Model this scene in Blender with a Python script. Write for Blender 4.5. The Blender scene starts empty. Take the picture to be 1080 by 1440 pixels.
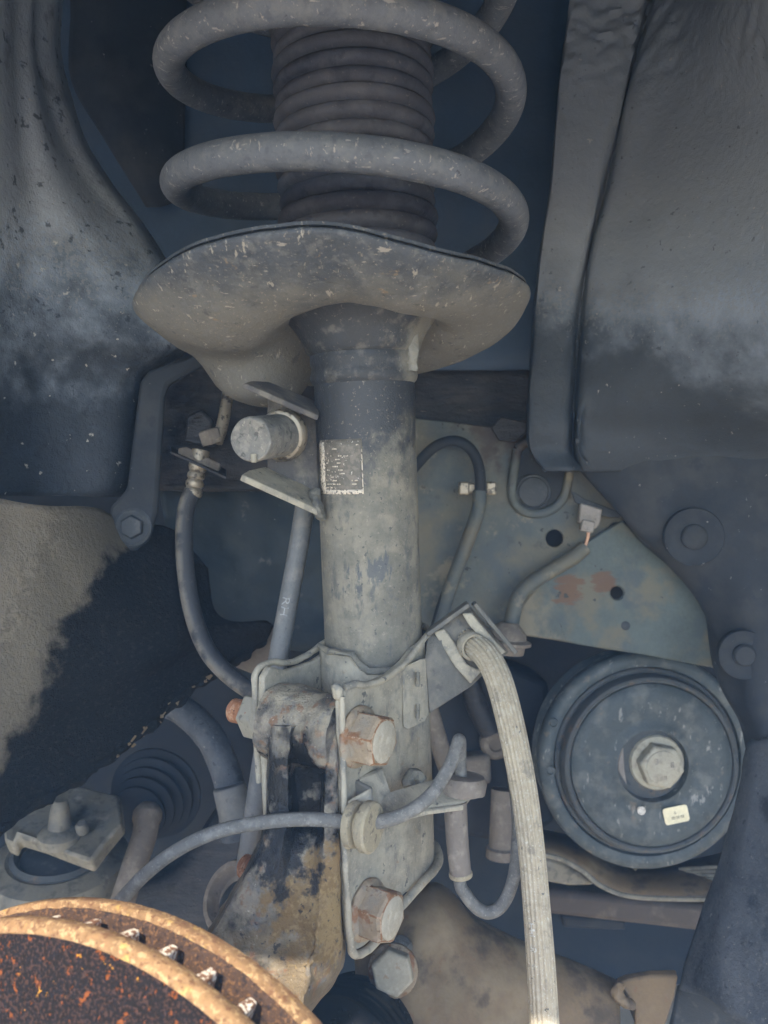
import bpy, math, random
from mathutils import Vector, Matrix, noise as mnoise
from mathutils.geometry import delaunay_2d_cdt
R = math.radians
random.seed(7)
S = bpy.context.scene
COL = S.collection
# ------------------------------------------------------------------ camera, sky, sun, exposure
F = 1100.0                      # focal length in pixels of the 1080 x 1440 photograph
PITCH = R(5)
CAM = Vector((0, 0, 0.62))
cd = bpy.data.cameras.new('camera'); cam = bpy.data.objects.new('camera', cd); COL.objects.link(cam)
cam.location = CAM; cam.rotation_euler = (R(90) - PITCH, 0, 0)
cd.sensor_fit = 'VERTICAL'; cd.sensor_height = 24; cd.lens = 24 * F / 1440
cd.clip_start = 0.005; cd.clip_end = 200
cd.dof.use_dof = True; cd.dof.focus_distance = 0.37; cd.dof.aperture_fstop = 9
S.camera = cam
W_ = bpy.data.worlds.new('World'); S.world = W_; W_.use_nodes = True
nt = W_.node_tree; bg = nt.nodes['Background']
SUN_EL, SUN_AZ = R(48), R(196)   # azimuth clockwise from +Y: the sun stands behind the photographer
sky = nt.nodes.new('ShaderNodeTexSky'); sky.sky_type = 'NISHITA'; sky.sun_disc = False
sky.sun_elevation = SUN_EL; sky.sun_rotation = SUN_AZ; sky.air_density = 1.0; sky.dust_density = 1.0
nt.links.new(sky.outputs[0], bg.inputs[0]); bg.inputs[1].default_value = 0.15
ld = bpy.data.lights.new('sun', 'SUN'); ld.energy = 2.0; ld.angle = R(0.5); ld.color = (1, .9, .77)
sun = bpy.data.objects.new('sun', ld); COL.objects.link(sun)
sdir = Vector((math.sin(SUN_AZ) * math.cos(SUN_EL), math.cos(SUN_AZ) * math.cos(SUN_EL), math.sin(SUN_EL)))
sun.rotation_euler = sdir.to_track_quat('Z', 'Y').to_euler(); sun.location = sdir * 8
S.view_settings.view_transform = 'Standard'; S.view_settings.look = 'None'
S.view_settings.exposure = 2.5; S.view_settings.gamma = 1
S.render.engine = 'CYCLES'; S.cycles.use_denoising = True
S.cycles.max_bounces = 8; S.cycles.diffuse_bounces = 6

# ------------------------------------------------------------------ frame: mm, x right, y away, z up, seen from the camera
_c, _s = math.cos(PITCH), math.sin(PITCH)
def V(x, y, z): return Vector((x, y, z))
def W(v):                       # level camera frame (mm) -> world (m)
    return CAM + Vector((v.x, v.y * _c + v.z * _s, -v.y * _s + v.z * _c)) * 0.001
def P(px, py, d): return Vector(((px - 540) / F * d, d, (720 - py) / F * d))
def fbm(v, sc, o=4): return mnoise.fractal(v * (1.0 / sc), 1.0, 2.0, o)

# strut frame
A0 = V(-8, 400, 7.3)
U = V(-.035, -.0872, .9956).normalized()
RR = (V(1, 0, 0) - U * U.x).normalized()
TT = RR.cross(U).normalized()
if TT.y > 0: TT = -TT
def SP(py):
    k = (720 - py) / F
    return (400 * k - 7.3) / (.995 + .0872 * k)
def A(s, r=0, t=0): return A0 + U * s + RR * r + TT * t

# ------------------------------------------------------------------ mesh builder
def spline(pts, n):
    pts = [Vector(p) for p in pts]
    if len(pts) == 2: return [pts[0].lerp(pts[1], i / n) for i in range(n + 1)]
    q = [pts[0] * 2 - pts[1]] + pts + [pts[-1] * 2 - pts[-2]]
    L = [0]
    for i in range(len(pts) - 1): L.append(L[-1] + (pts[i + 1] - pts[i]).length)
    out = []
    for i in range(n + 1):
        s = L[-1] * i / n; k = 0
        while k < len(pts) - 2 and s > L[k + 1]: k += 1
        t = (s - L[k]) / max(1e-9, L[k + 1] - L[k])
        a, b, c, d = q[k], q[k + 1], q[k + 2], q[k + 3]
        out.append(0.5 * (2 * b + (c - a) * t + (2 * a - 5 * b + 4 * c - d) * t * t + (3 * b - a - 3 * c + d) * t ** 3))
    return out
def keyed(keys, x):
    if x <= keys[0][0]: return keys[0][1]
    for (a, va), (b, vb) in zip(keys, keys[1:]):
        if x <= b:
            t = (x - a) / (b - a); t = t * t * (3 - 2 * t)
            return va + (vb - va) * t
    return keys[-1][1]

def keyp(keys, x):
    K_ = keys[:-1]; n = len(K_)
    for i in range(n):
        a = K_[i][0]; b = K_[(i + 1) % n][0] + (360 if i == n - 1 else 0)
        if a <= x < b:
            t = (x - a) / (b - a); p0, p1, p2, p3 = (K_[(i + k) % n][1] for k in (-1, 0, 1, 2))
            return .5 * (2 * p1 + (p2 - p0) * t + (2 * p0 - 5 * p1 + 4 * p2 - p3) * t * t + (3 * p1 - p0 - 3 * p2 + p3) * t ** 3)
    return K_[0][1]
class MB:
    def __init__(s): s.v = []; s.f = []
    def add(s, vs, fs):
        o = len(s.v); s.v += vs; s.f += [tuple(i + o for i in f) for f in fs]; return s
    def rings(s, rings, closed=True, caps=True):
        n = len(rings[0]); o = len(s.v); fs = []
        for r in rings: s.v += r
        for i in range(len(rings) - 1):
            for j in range(n if closed else n - 1):
                a = o + i * n + j; b = o + i * n + (j + 1) % n
                fs.append((a, b, b + n, a + n))
        if caps and closed:
            fs.append(tuple(range(o, o + n))[::-1]); m = o + (len(rings) - 1) * n; fs.append(tuple(range(m, m + n)))
        s.f += fs; return s
    def tube(s, pts, r, n=16, seg=0, rib=None, caps=True, sp=True):
        if seg or (sp and len(pts) > 2): pts = spline(pts, seg or 12 * len(pts))
        m = len(pts); T = []
        for i in range(m): T.append((pts[min(m - 1, i + 1)] - pts[max(0, i - 1)]).normalized())
        up = V(0, 0, 1) if abs(T[0].z) < .9 else V(1, 0, 0)
        N = (up - T[0] * up.dot(T[0])).normalized(); rr = []
        for i in range(m):
            N = (N - T[i] * N.dot(T[i])).normalized(); B = T[i].cross(N)
            rad = r(i / (m - 1)) if callable(r) else r; ring = []
            for j in range(n):
                a = 2 * math.pi * j / n; q = rad
                if rib: q += rib[1] * (1 if j % (n // rib[0]) < (n // rib[0]) / 2 else -1)
                ring.append(pts[i] + N * (q * math.cos(a)) + B * (q * math.sin(a)))
            rr.append(ring)
        return s.rings(rr, True, caps)
    def lathe(s, o, ax, prof, n=48, wob=0, caps=True, ref=None):
        ax = Vector(ax).normalized(); up = ref or (V(0, 0, 1) if abs(ax.z) < .9 else V(1, 0, 0))
        N = (up - ax * up.dot(ax)).normalized(); B = ax.cross(N)
        rr = []
        for r, h in prof:
            ring = []
            for j in range(n):
                a = 2 * math.pi * j / n
                p = o + ax * h + N * (r * math.cos(a)) + B * (r * math.sin(a))
                if wob: p = p + (p - o - ax * h).normalized() * wob * fbm(p, 9)
                ring.append(p)
            rr.append(ring)
        return s.rings(rr, True, caps)
    def prism(s, poly, ex, holes=()):
        loops = [list(map(Vector, poly))] + [list(map(Vector, h)) for h in holes]
        flat = [p for l in loops for p in l]; n = len(flat)
        if holes:
            ed = []; o = 0
            for l in loops:
                k = len(l); ed += [(o + i, o + (i + 1) % k) for i in range(k)]; o += k
            cv_, _, fc_, _, _, _ = delaunay_2d_cdt([Vector((p.x, p.z)) for p in flat], ed, [], 1, 1e-6)
            hc_ = [(sum((Vector((p.x, p.z)) for p in h), Vector((0, 0))) / len(h), (Vector((h[0].x, h[0].z)) - sum((Vector((p.x, p.z)) for p in h), Vector((0, 0))) / len(h)).length) for h in loops[1:]]
            top = []
            for t in fc_:
                g_ = sum((cv_[i] for i in t), Vector((0, 0))) / len(t)
                if all((g_ - c_).length > r_ * .98 for c_, r_ in hc_): top.append(tuple(t))
        else: top = [tuple(range(n))]
        fs = [t[::-1] for t in top] + [tuple(i + n for i in t) for t in top]; o = 0
        for l in loops:
            k = len(l)
            for i in range(k):
                a = o + i; b = o + (i + 1) % k; fs.append((a, b, b + n, a + n))
            o += k
        return s.add(flat + [p + ex for p in flat], fs)
    def grid(s, rows):
        return s.rings([list(r) for r in rows], closed=False, caps=False)
    def box(s, c, a, b, d):      # half-axis vectors
        vs = [c + a * i + b * j + d * k for i in (-1, 1) for j in (-1, 1) for k in (-1, 1)]
        return s.add(vs, [(0, 1, 3, 2), (4, 6, 7, 5), (0, 4, 5, 1), (2, 3, 7, 6), (0, 2, 6, 4), (1, 5, 7, 3)])
    def hexa(s, o, ax, rad, h, tw=0, ch=1.2):
        ax = Vector(ax).normalized(); up = V(0, 0, 1)
        N = (up - ax * up.dot(ax)).normalized(); B = ax.cross(N)
        rr = []
        for r, z in ((rad, 0), (rad, h - ch), (rad * .9, h)):
            rr.append([o + ax * z + N * (r * math.cos(tw + k * math.pi / 3)) + B * (r * math.sin(tw + k * math.pi / 3)) for k in range(6)])
        return s.rings(rr)
    def jitter(s, amp, sc, o=4):
        s.v = [p + V(fbm(p, sc, o), fbm(p + V(91, 7, 3), sc, o), fbm(p + V(5, 77, 31), sc, o)) * amp for p in s.v]; return s
    def bump(s, amp, sc, d=None, o=4):
        d = d or V(0, -1, 0)
        s.v = [p + d * (amp * fbm(p, sc, o)) for p in s.v]; return s
    def build(s, name, mat, parent=None, ang=40, bevel=0, solid=0, sub=0, off=-1, bmat=None):
        me = bpy.data.meshes.new(name)
        org = W(parent['_o']) if False else (parent_origin(parent) if parent else None)
        ws = [W(p) for p in s.v]
        if org is None:
            mn = Vector([min(p[i] for p in ws) for i in range(3)]); mx = Vector([max(p[i] for p in ws) for i in range(3)])
            org = Vector(((mn.x + mx.x) / 2, (mn.y + mx.y) / 2, mn.z))
        me.from_pydata([p - org for p in ws], [], s.f); me.validate()
        o = bpy.data.objects.new(name, me); COL.objects.link(o)
        if parent: o.parent = parent; ORG[o.name] = org
        else: o.location = org; ORG[o.name] = org
        import bmesh
        bm = bmesh.new(); bm.from_mesh(me); bmesh.ops.recalc_face_normals(bm, faces=bm.faces); bm.to_mesh(me); bm.free()
        for p in me.polygons: p.use_smooth = True
        me.set_sharp_from_angle(angle=R(ang))
        if mat: me.materials.append(mat)
        if solid:
            m = o.modifiers.new('thickness', 'SOLIDIFY'); m.thickness = solid * .001; m.offset = off
        if bevel:
            m = o.modifiers.new('bevel', 'BEVEL'); m.width = bevel * .001; m.segments = 2; m.limit_method = 'ANGLE'; m.angle_limit = R(35)
            if bmat: me.materials.append(bmat); m.material = 1
        if sub:
            m = o.modifiers.new('sub', 'SUBSURF'); m.levels = sub; m.render_levels = sub
        return o
ORG = {}
def parent_origin(p): return ORG[p.name]
def tag(o, label=None, cat=None, group=None, kind=None):
    if label: o['label'] = label
    if cat: o['category'] = cat
    if group: o['group'] = group
    if kind: o['kind'] = kind
    return o
def thing(name, label, cat, org, group=None, kind=None):
    o = bpy.data.objects.new(name, None); COL.objects.link(o); o.empty_display_size = .02
    o.location = W(org); ORG[o.name] = W(org)
    return tag(o, label, cat, group, kind)

# ------------------------------------------------------------------ materials
def mat(name, base, layers=(), rough=.7, metal=0.0, bumps=((900, .25),), vary=.25, spec=.35, rvar=.15):
    m = bpy.data.materials.new(name); m.use_nodes = True
    t = m.node_tree; N = t.nodes; L = t.links; b = N['Principled BSDF']
    b.inputs['Metallic'].default_value = metal; b.inputs['Specular IOR Level'].default_value = spec
    tc = N.new('ShaderNodeTexCoord')
    def math_(op, a, c=None, d=None):
        n = N.new('ShaderNodeMath'); n.operation = op
        for i, x in enumerate((a, c, d)):
            if x is None: continue
            if isinstance(x, (int, float)): n.inputs[i].default_value = x
            else: L.new(x, n.inputs[i])
        return n.outputs[0]
    def tex(sc, det, st=None, voro=False, off=0, rot=None):
        mp = N.new('ShaderNodeMapping'); L.new(tc.outputs['Object'], mp.inputs[0])
        mp.inputs['Location'].default_value = (off * 1.3, off * .7, off * .37)
        if st: mp.inputs['Scale'].default_value = st
        if rot: mp.inputs['Rotation'].default_value = rot
        if voro:
            n = N.new('ShaderNodeTexVoronoi'); n.inputs['Scale'].default_value = sc; L.new(mp.outputs[0], n.inputs[0]); return n.outputs['Distance']
        n = N.new('ShaderNodeTexNoise'); n.inputs['Scale'].default_value = sc; n.inputs['Detail'].default_value = det
        n.inputs['Roughness'].default_value = .6; L.new(mp.outputs[0], n.inputs[0]); return n.outputs['Fac']
    def mix(f, a, c):
        n = N.new('ShaderNodeMix'); n.data_type = 'RGBA'
        L.new(f, n.inputs[0]) if not isinstance(f, float) else setattr(n.inputs[0], 'default_value', f)
        for i, x in ((6, a), (7, c)):
            if isinstance(x, tuple): n.inputs[i].default_value = (*x, 1)
            else: L.new(x, n.inputs[i])
        return n.outputs[2]
    # base colour with large and small variation
    v1 = tex(45, 6, off=1); v2 = tex(420, 5, off=2)
    vv = math_('MULTIPLY_ADD', v1, .6, math_('MULTIPLY', v2, .4))
    k = math_('MULTIPLY_ADD', math_('SUBTRACT', vv, .5), 4 * vary, 1.0)
    mp_ = N.new('ShaderNodeVectorMath'); mp_.operation = 'SCALE'; mp_.inputs[0].default_value = base; L.new(k, mp_.inputs['Scale'])
    colr = mp_.outputs[0]
    rgh = math_('MULTIPLY_ADD', math_('SUBTRACT', vv, .5), 4 * rvar, rough)
    hgt = None
    for i, ly in enumerate(layers):
        x = tex(ly.get('s', 100), ly.get('d', 6), ly.get('st'), ly.get('voro', False), off=3 + i * 2.17 + ly.get('o', 0), rot=ly.get('rot'))
        if 'g' in ly:            # gradient between two object points: 0 at p0, 1 at p1
            p0, p1 = ly['g']; dv = p1 - p0; q = dv.dot(dv)
            dt = N.new('ShaderNodeVectorMath'); dt.operation = 'DOT_PRODUCT'; L.new(tc.outputs['Object'], dt.inputs[0]); dt.inputs[1].default_value = dv / q
            gr = math_('SUBTRACT', dt.outputs['Value'], p0.dot(dv) / q)
            x = math_('ADD', math_('MULTIPLY', math_('SUBTRACT', x, .5), ly.get('amp', 1.0)), gr)
        if 'pt' in ly:           # a stain round one spot of the thing
            c0, rad = ly['pt']; ds = N.new('ShaderNodeVectorMath'); ds.operation = 'DISTANCE'; L.new(tc.outputs['Object'], ds.inputs[0]); ds.inputs[1].default_value = c0
            x = math_('ADD', math_('MULTIPLY', math_('SUBTRACT', x, .5), ly.get('amp', 2.0)), math_('MULTIPLY_ADD', ds.outputs['Value'], -1.0 / rad, 1.0))
        mr = N.new('ShaderNodeMapRange'); mr.interpolation_type = 'SMOOTHSTEP'
        L.new(x, mr.inputs[0]); mr.inputs[1].default_value = ly['lo']; mr.inputs[2].default_value = ly['hi']
        mr.inputs[3].default_value = 0; mr.inputs[4].default_value = ly.get('f', 1.0)
        mk = mr.outputs[0]
        if 'up' in ly:           # settles on faces turned along a direction
            ge = N.new('ShaderNodeNewGeometry'); dt = N.new('ShaderNodeVectorMath'); dt.operation = 'DOT_PRODUCT'
            L.new(ge.outputs['Normal'], dt.inputs[0]); dt.inputs[1].default_value = ly['up']
            m2 = N.new('ShaderNodeMapRange'); L.new(dt.outputs['Value'], m2.inputs[0]); m2.inputs[1].default_value = ly.get('ulo', -.1); m2.inputs[2].default_value = ly.get('uhi', .6)
            mk = math_('MULTIPLY', mk, m2.outputs[0])
        colr = mix(mk, colr, ly['c'])
        if 'r' in ly:
            dlt = math_('SUBTRACT', ly['r'], rgh); rgh = math_('MULTIPLY_ADD', dlt, mk, rgh)
        if 'h' in ly:
            hh = math_('MULTIPLY', mk, ly['h']); hgt = hh if hgt is None else math_('ADD', hgt, hh)
    L.new(colr, b.inputs['Base Color']); L.new(rgh, b.inputs['Roughness'])
    for i, bp in enumerate(bumps):
        x = tex(bp[0], 6, bp[2] if len(bp) > 2 else None, off=20 + i)
        hh = math_('MULTIPLY', x, bp[1]); hgt = hh if hgt is None else math_('ADD', hgt, hh)
    if hgt is not None:
        bn = N.new('ShaderNodeBump'); bn.inputs['Strength'].default_value = 1.0; bn.inputs['Distance'].default_value = .001
        L.new(hgt, bn.inputs['Height']); L.new(bn.outputs[0], b.inputs['Normal'])
    return m
def loc(org, v): return W(v) - W(org)      # object coordinate of a point on a thing with that origin

DUST = (.30, .275, .22); TAN = (.36, .31, .225); CHIP = (.55, .5, .42)
RUST = (.23, .085, .03); RUSTL = (.42, .2, .07)
O_ST = A(-195)
M = {}
M['strut'] = mat('dusty_strut_paint', (.155, .148, .122), [
    dict(c=(.25, .229, .178), s=70, lo=.43, hi=.66, f=.85, d=10), dict(c=(.09, .094, .094), s=130, lo=.54, hi=.66, f=.75, st=(1, 1, .5), d=10),
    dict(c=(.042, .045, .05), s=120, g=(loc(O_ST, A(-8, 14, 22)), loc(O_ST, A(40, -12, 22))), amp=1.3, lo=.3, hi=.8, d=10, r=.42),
    dict(c=(.07, .08, .09), s=160, pt=(loc(O_ST, P(487, 838, 372)), .017), amp=2.4, lo=.25, hi=.5, d=9, st=(1, 1, .35), rot=(0, .35, 0), f=.85), dict(c=(.085, .095, .105), s=190, pt=(loc(O_ST, P(528, 800, 372)), .015), amp=2.4, lo=.3, hi=.5, d=9, st=(1, 1, .3), f=.8), dict(c=(.08, .09, .10), s=200, pt=(loc(O_ST, P(556, 848, 374)), .010), amp=1.6, lo=.2, hi=.5, f=.8),
    dict(c=(.34, .30, .235), s=600, lo=.6, hi=.68, f=.4, d=9), dict(c=(.05, .055, .06), s=420, lo=.63, hi=.67, f=.7)], rough=.78, bumps=((1200, .3), (260, .35)), vary=.4)
M['bracket'] = mat('dusty_bracket_paint', (.26, .24, .19), [
    dict(c=(.37, .335, .255), s=55, lo=.4, hi=.64, f=.9, d=9), dict(c=(.13, .135, .13), s=80, lo=.56, hi=.68, f=.6, d=9),
    dict(c=(.42, .37, .28), s=700, lo=.58, hi=.66, f=.6), dict(c=(.25, .15, .08), s=120, lo=.62, hi=.7, f=.5, d=9), dict(c=(.15, .145, .13), s=180, lo=.54, hi=.68, f=.6, st=(1, 1, .3), d=10), dict(c=(.07, .07, .068), s=200, lo=.65, hi=.68, f=.8)], rough=.8, bumps=((1200, .25), (220, .35)), vary=.45)
M['seat'] = mat('chipped_black_seat_paint', (.062, .07, .082), [
    dict(c=(.165, .158, .138), s=70, g=(loc(O_ST, A(118, 0, 70)), loc(O_ST, A(80, 0, 60))), amp=1.1, lo=.3, hi=1.0, f=.88, d=9, r=.85),
    dict(c=(.17, .17, .165), s=210, lo=.5, hi=.66, f=.45, st=(1, 1, .6), rot=(0, .6, .3), d=9), dict(c=(.03, .035, .045), s=170, lo=.58, hi=.68, f=.4, o=4, d=9),
    dict(c=(.4, .37, .31), s=300, lo=.635, hi=.675, st=(1, .4, .25), rot=(0, .75, 0), d=8, f=.65, h=.1), dict(c=(.42, .38, .32), s=300, lo=.655, hi=.685, st=(.3, .6, 1), rot=(0, -.3, .2), d=8, f=.55, o=8), dict(c=(.3, .26, .21), s=620, lo=.59, hi=.68, f=.6, d=9), dict(c=(.26, .18, .1), s=130, lo=.66, hi=.72, f=.5)],
    rough=.55, bumps=((700, .4), (200, .5)), vary=.35)
M['collar'] = mat('black_collar_paint', (.04, .043, .048), [
    dict(c=(.2, .19, .16), s=80, g=(loc(O_ST, A(0, 12, 22)), loc(O_ST, A(0, 24, 10))), amp=1.6, lo=.2, hi=.8, f=.9, d=8), dict(c=(.17, .16, .14), s=150, lo=.5, hi=.7, f=.5), dict(c=(.24, .22, .19), s=480, lo=.6, hi=.7, f=.5, d=9)], rough=.5, bumps=((600, .4),))
M['spring'] = mat('worn_spring_coating', (.115,.125,.145), [
    dict(c=(.175, .18, .185), s=110, lo=.45, hi=.68, f=.7, d=9), dict(c=(.075, .085, .105), s=200, lo=.55, hi=.66, f=.6, d=9),
    dict(c=(.4, .37, .33), s=330, lo=.635, hi=.69, st=(1, 1, .3), rot=(0, .8, 0), d=7, f=.7, h=.1), dict(c=(.38, .36, .33), s=300, lo=.63, hi=.67, st=(.3, 1, 1), rot=(0, .2, 0), d=7, f=.6, o=6), dict(c=(.42, .4, .36), s=600, lo=.63, hi=.68, f=.5), dict(c=(.05, .055, .07), s=300, lo=.66, hi=.7, f=.8)],
    rough=.6, bumps=((900, .3), (200, .25)), vary=.3)
M['boot'] = mat('dusty_rubber_boot', (.075, .075, .09), [dict(c=(.12, .12, .135), s=80, lo=.45, hi=.7, f=.7, d=9), dict(c=(.04, .04, .05), s=120, lo=.54, hi=.66, f=.6), dict(c=(.2, .18, .165), s=420, lo=.62, hi=.7, f=.5)], rough=.7)
M['iron'] = mat('oily_rusty_cast_iron', (.10, .092, .082), [
    dict(c=(.27, .24, .185), s=110, lo=.46, hi=.66, f=.85, d=10), dict(c=(.22, .125, .065), s=150, lo=.54, hi=.66, f=.75, d=10),
    dict(c=(.014, .015, .018), s=60, lo=.505, hi=.57, f=.94, r=.28, d=10),
    dict(c=(.34, .30, .22), s=90, lo=.36, hi=.6, f=.9, d=10, up=(0, -.25, 1), ulo=.25, uhi=.8, r=.85),
    dict(c=(.17, .125, .068), s=80, g=(loc(P(400, 1500, 330), P(400, 1230, 333)), loc(P(400, 1500, 330), P(400, 1420, 322))), amp=2.0, lo=.2, hi=.75, f=.7, d=10, r=.85),
    dict(c=(.15, .15, .145), s=130, lo=.54, hi=.66, f=.6, o=5, d=10), dict(c=(.2, .1, .05), s=170, lo=.56, hi=.66, f=.7, o=9, d=10), dict(c=(.5, .46, .38), s=480, lo=.655, hi=.70, f=.6), dict(c=(.2, .13, .055), s=130, pt=(loc(P(400, 1500, 330), P(468, 1270, 334)), .036), amp=1.8, lo=.2, hi=.5, f=.9, d=10, r=.85), dict(c=(.29, .21, .1), s=420, pt=(loc(P(400, 1500, 330), P(468, 1290, 334)), .036), amp=2.6, lo=.5, hi=.8, f=.7, d=8), dict(c=(.03, .03, .033), s=260, lo=.62, hi=.67, f=.8, o=12),
    dict(c=(.010, .011, .013), s=75, pt=(loc(P(400, 1500, 330), P(420, 1125, 345)), .036), amp=2.6, lo=.35, hi=.6, f=.95, d=10, r=.25), dict(c=(.012, .013, .016), s=75, pt=(loc(P(400, 1500, 330), P(385, 1205, 335)), .03), amp=3.0, lo=.45, hi=.7, f=.93, d=10, r=.3, o=4)],
    rough=.5, bumps=((420, 1.2), (1200, .7), (150, 1.0)), vary=.5)
M['rust'] = mat('rusted_bolt_steel', (.255, .2, .135), [
    dict(c=(.19, .09, .04), s=130, lo=.53, hi=.62, f=.9, d=10), dict(c=(.34, .275, .2), s=120, lo=.54, hi=.64, f=.7, o=3, d=9), dict(c=(.12, .07, .04), s=240, lo=.6, hi=.66, f=.85, d=9), dict(c=(.22, .2, .16), s=90, lo=.53, hi=.66, f=.7, o=7)],
    rough=.65, bumps=((600, .6), (180, .6)), vary=.4)
M['edgerust'] = mat('rust_edge', (.2, .1, .048), [dict(c=(.33, .24, .16), s=300, lo=.5, hi=.6)], rough=.85)
M['boltdust'] = mat('dusty_bolt_face', (.34, .31, .24), [dict(c=(.42, .38, .3), s=200, lo=.45, hi=.65), dict(c=(.28, .16, .08), s=190, lo=.6, hi=.7, f=.6)], rough=.8, bumps=((900, .3),))
M['thread'] = mat('rusty_thread', (.26, .12, .06), [dict(c=(.42, .28, .18), s=300, lo=.5, hi=.65, f=.7), dict(c=(.09, .04, .025), s=400, lo=.58, hi=.68)], rough=.8)
M['nut'] = mat('dusty_nut', (.25, .235, .19), [dict(c=(.13, .12, .1), s=220, lo=.55, hi=.68), dict(c=RUST, s=260, lo=.62, hi=.7, f=.7)], rough=.7)
M['hose'] = mat('dusty_ribbed_hose', (.33, .285, .205), [
    dict(c=(.4, .36, .28), s=300, lo=.5, hi=.66, f=.6, d=10), dict(c=(.13, .12, .10), s=160, lo=.54, hi=.66, f=.55, d=10), dict(c=(.06, .06, .06), s=220, lo=.66, hi=.69, f=.8), dict(c=(.48, .45, .38), s=900, lo=.58, hi=.64, f=.6)], rough=.85, bumps=((900, .3),), vary=.35)
M['wire'] = mat('dusty_sensor_wire', (.125, .122, .112), [dict(c=(.23, .22, .195), s=200, lo=.46, hi=.66, f=.6, d=10), dict(c=(.06, .062, .064), s=260, lo=.58, hi=.68, f=.6, d=10), dict(c=(.3, .29, .27), s=900, lo=.58, hi=.66, f=.5)], rough=.75, bumps=((900, .5),))
M['grom'] = mat('dusty_grommet', (.29, .25, .17), [dict(c=(.23, .2, .15), s=200, lo=.5, hi=.7), dict(c=(.1, .09, .07), s=260, lo=.56, hi=.66, f=.7, d=9), dict(c=(.4, .35, .25), s=700, lo=.58, hi=.66, f=.6)], rough=.85)
M['sleeve'] = mat('brown_dusty_sleeve', (.165, .14, .115), [dict(c=(.25, .22, .18), s=150, lo=.48, hi=.7, f=.8), dict(c=(.06, .05, .045), s=300, lo=.62, hi=.72, f=.7)], rough=.85)
M['pulley'] = mat('painted_pulley', (.058, .072, .078), [
    dict(c=(.145, .15, .142), s=60, lo=.46, hi=.7, f=.7, d=9), dict(c=(.04, .05, .056), s=90, lo=.54, hi=.68, f=.6, o=4), dict(c=(.36, .36, .34), s=210, lo=.62, hi=.68, f=.5, st=(1, 1, .4), rot=(0, .5, 0)), dict(c=(.2, .16, .12), s=90, lo=.6, hi=.72, f=.5)], rough=.55, bumps=((600, .25),))
M['pulleyrim'] = mat('grimy_pulley_lip', (.075, .082, .085), [dict(c=(.14, .105, .075), s=90, lo=.54, hi=.68, f=.8, d=9), dict(c=(.04, .05, .06), s=160, lo=.58, hi=.7)], rough=.75)
M['rubber'] = mat('dark_rubber', (.035, .04, .046), [dict(c=(.11, .11, .105), s=140, lo=.5, hi=.75, f=.6)], rough=.6)
M['hub'] = mat('dusty_cast_hub', (.225, .205, .185), [dict(c=(.3, .28, .25), s=120, lo=.5, hi=.7), dict(c=(.1, .09, .08), s=200, lo=.6, hi=.7, f=.7)], rough=.75, bumps=((500, .4),))
M['pbolt'] = mat('pale_dusty_bolt', (.37, .35, .28), [dict(c=(.27, .25, .2), s=160, lo=.5, hi=.7)], rough=.75, bumps=((500, .35),))
M['paper'] = mat('yellowed_label', (.72, .66, .46), [dict(c=(.6, .5, .32), s=300, lo=.55, hi=.75, f=.5)], rough=.6, bumps=())
M['ink'] = mat('faded_print', (.12, .11, .09), rough=.7, bumps=())
M['white'] = mat('white_print', (.62, .6, .55), [dict(c=(.3, .28, .24), s=900, lo=.52, hi=.62)], rough=.8, bumps=())
M['markgrey'] = mat('pale_grey_print', (.33, .34, .34), rough=.8, bumps=())
M['apron'] = mat('grimy_painted_apron', (.088, .098, .09), [
    dict(c=(.14, .122, .086), s=20, lo=.4, hi=.64, f=.85, d=10), dict(c=(.06, .075, .085), s=24, lo=.48, hi=.66, f=.75, d=10), dict(c=(.22, .19, .145), s=80, lo=.58, hi=.7, f=.6, d=9), dict(c=(.04, .04, .042), s=60, lo=.6, hi=.72, f=.5, o=3), dict(c=(.03, .03, .03), s=120, lo=.66, hi=.675), dict(c=(.26, .22, .15), s=40, lo=.6, hi=.7, f=.6, d=10, o=7), dict(c=(.05, .035, .03), s=55, pt=(loc(P(700, 880, 570), P(715, 590, 556)), .05), amp=2.2, lo=.2, hi=.7, f=.85, d=9)],
    rough=.62, bumps=((300, .3), (60, .6)), vary=.35)
M['apronlite'] = mat('grey_green_apron_paint', (.072, .09, .087), [
    dict(c=(.125, .11, .075), s=30, lo=.46, hi=.62, f=.8, d=10), dict(c=(.05, .066, .076), s=40, lo=.52, hi=.66, f=.7, d=10),
    dict(c=(.11, .055, .026), s=90, pt=(loc(P(700, 880, 570), P(800, 828, 552)), .017), amp=2.6, lo=.3, hi=.6, f=.85, d=10, st=(.6, 1, 1.6)), dict(c=(.10, .05, .025), s=90, pt=(loc(P(700, 880, 570), P(846, 820, 552)), .012), amp=2.4, lo=.3, hi=.6, f=.85, d=10, st=(.4, 1, 2)),
    dict(c=(.2, .17, .115), s=70, g=(loc(P(700, 880, 570), P(800, 830, 552)), loc(P(700, 880, 570), P(735, 850, 552))), amp=1.6, lo=.4, hi=1.0, f=.75, d=9),
    dict(c=(.028, .03, .03), s=90, lo=.655, hi=.67), dict(c=(.03, .03, .03), s=45, lo=.68, hi=.69)], rough=.58, bumps=((300, .25), (60, .5)), vary=.35)
M['liner'] = mat('dusty_black_plastic_liner', (.042, .049, .06), [
    dict(c=(.12, .13, .145), s=14, lo=.36, hi=.62, f=.9, d=10), dict(c=(.024, .03, .04), s=40, lo=.55, hi=.68, f=.7, d=10), dict(c=(.18, .18, .175), s=380, lo=.54, hi=.68, f=.4), dict(c=(.36, .34, .3), s=220, lo=.69, hi=.705, f=.6), dict(c=(.016, .02, .026), s=190, lo=.62, hi=.67, f=.6)],
    rough=.62, bumps=((260, .8), (1100, .3)))
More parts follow.
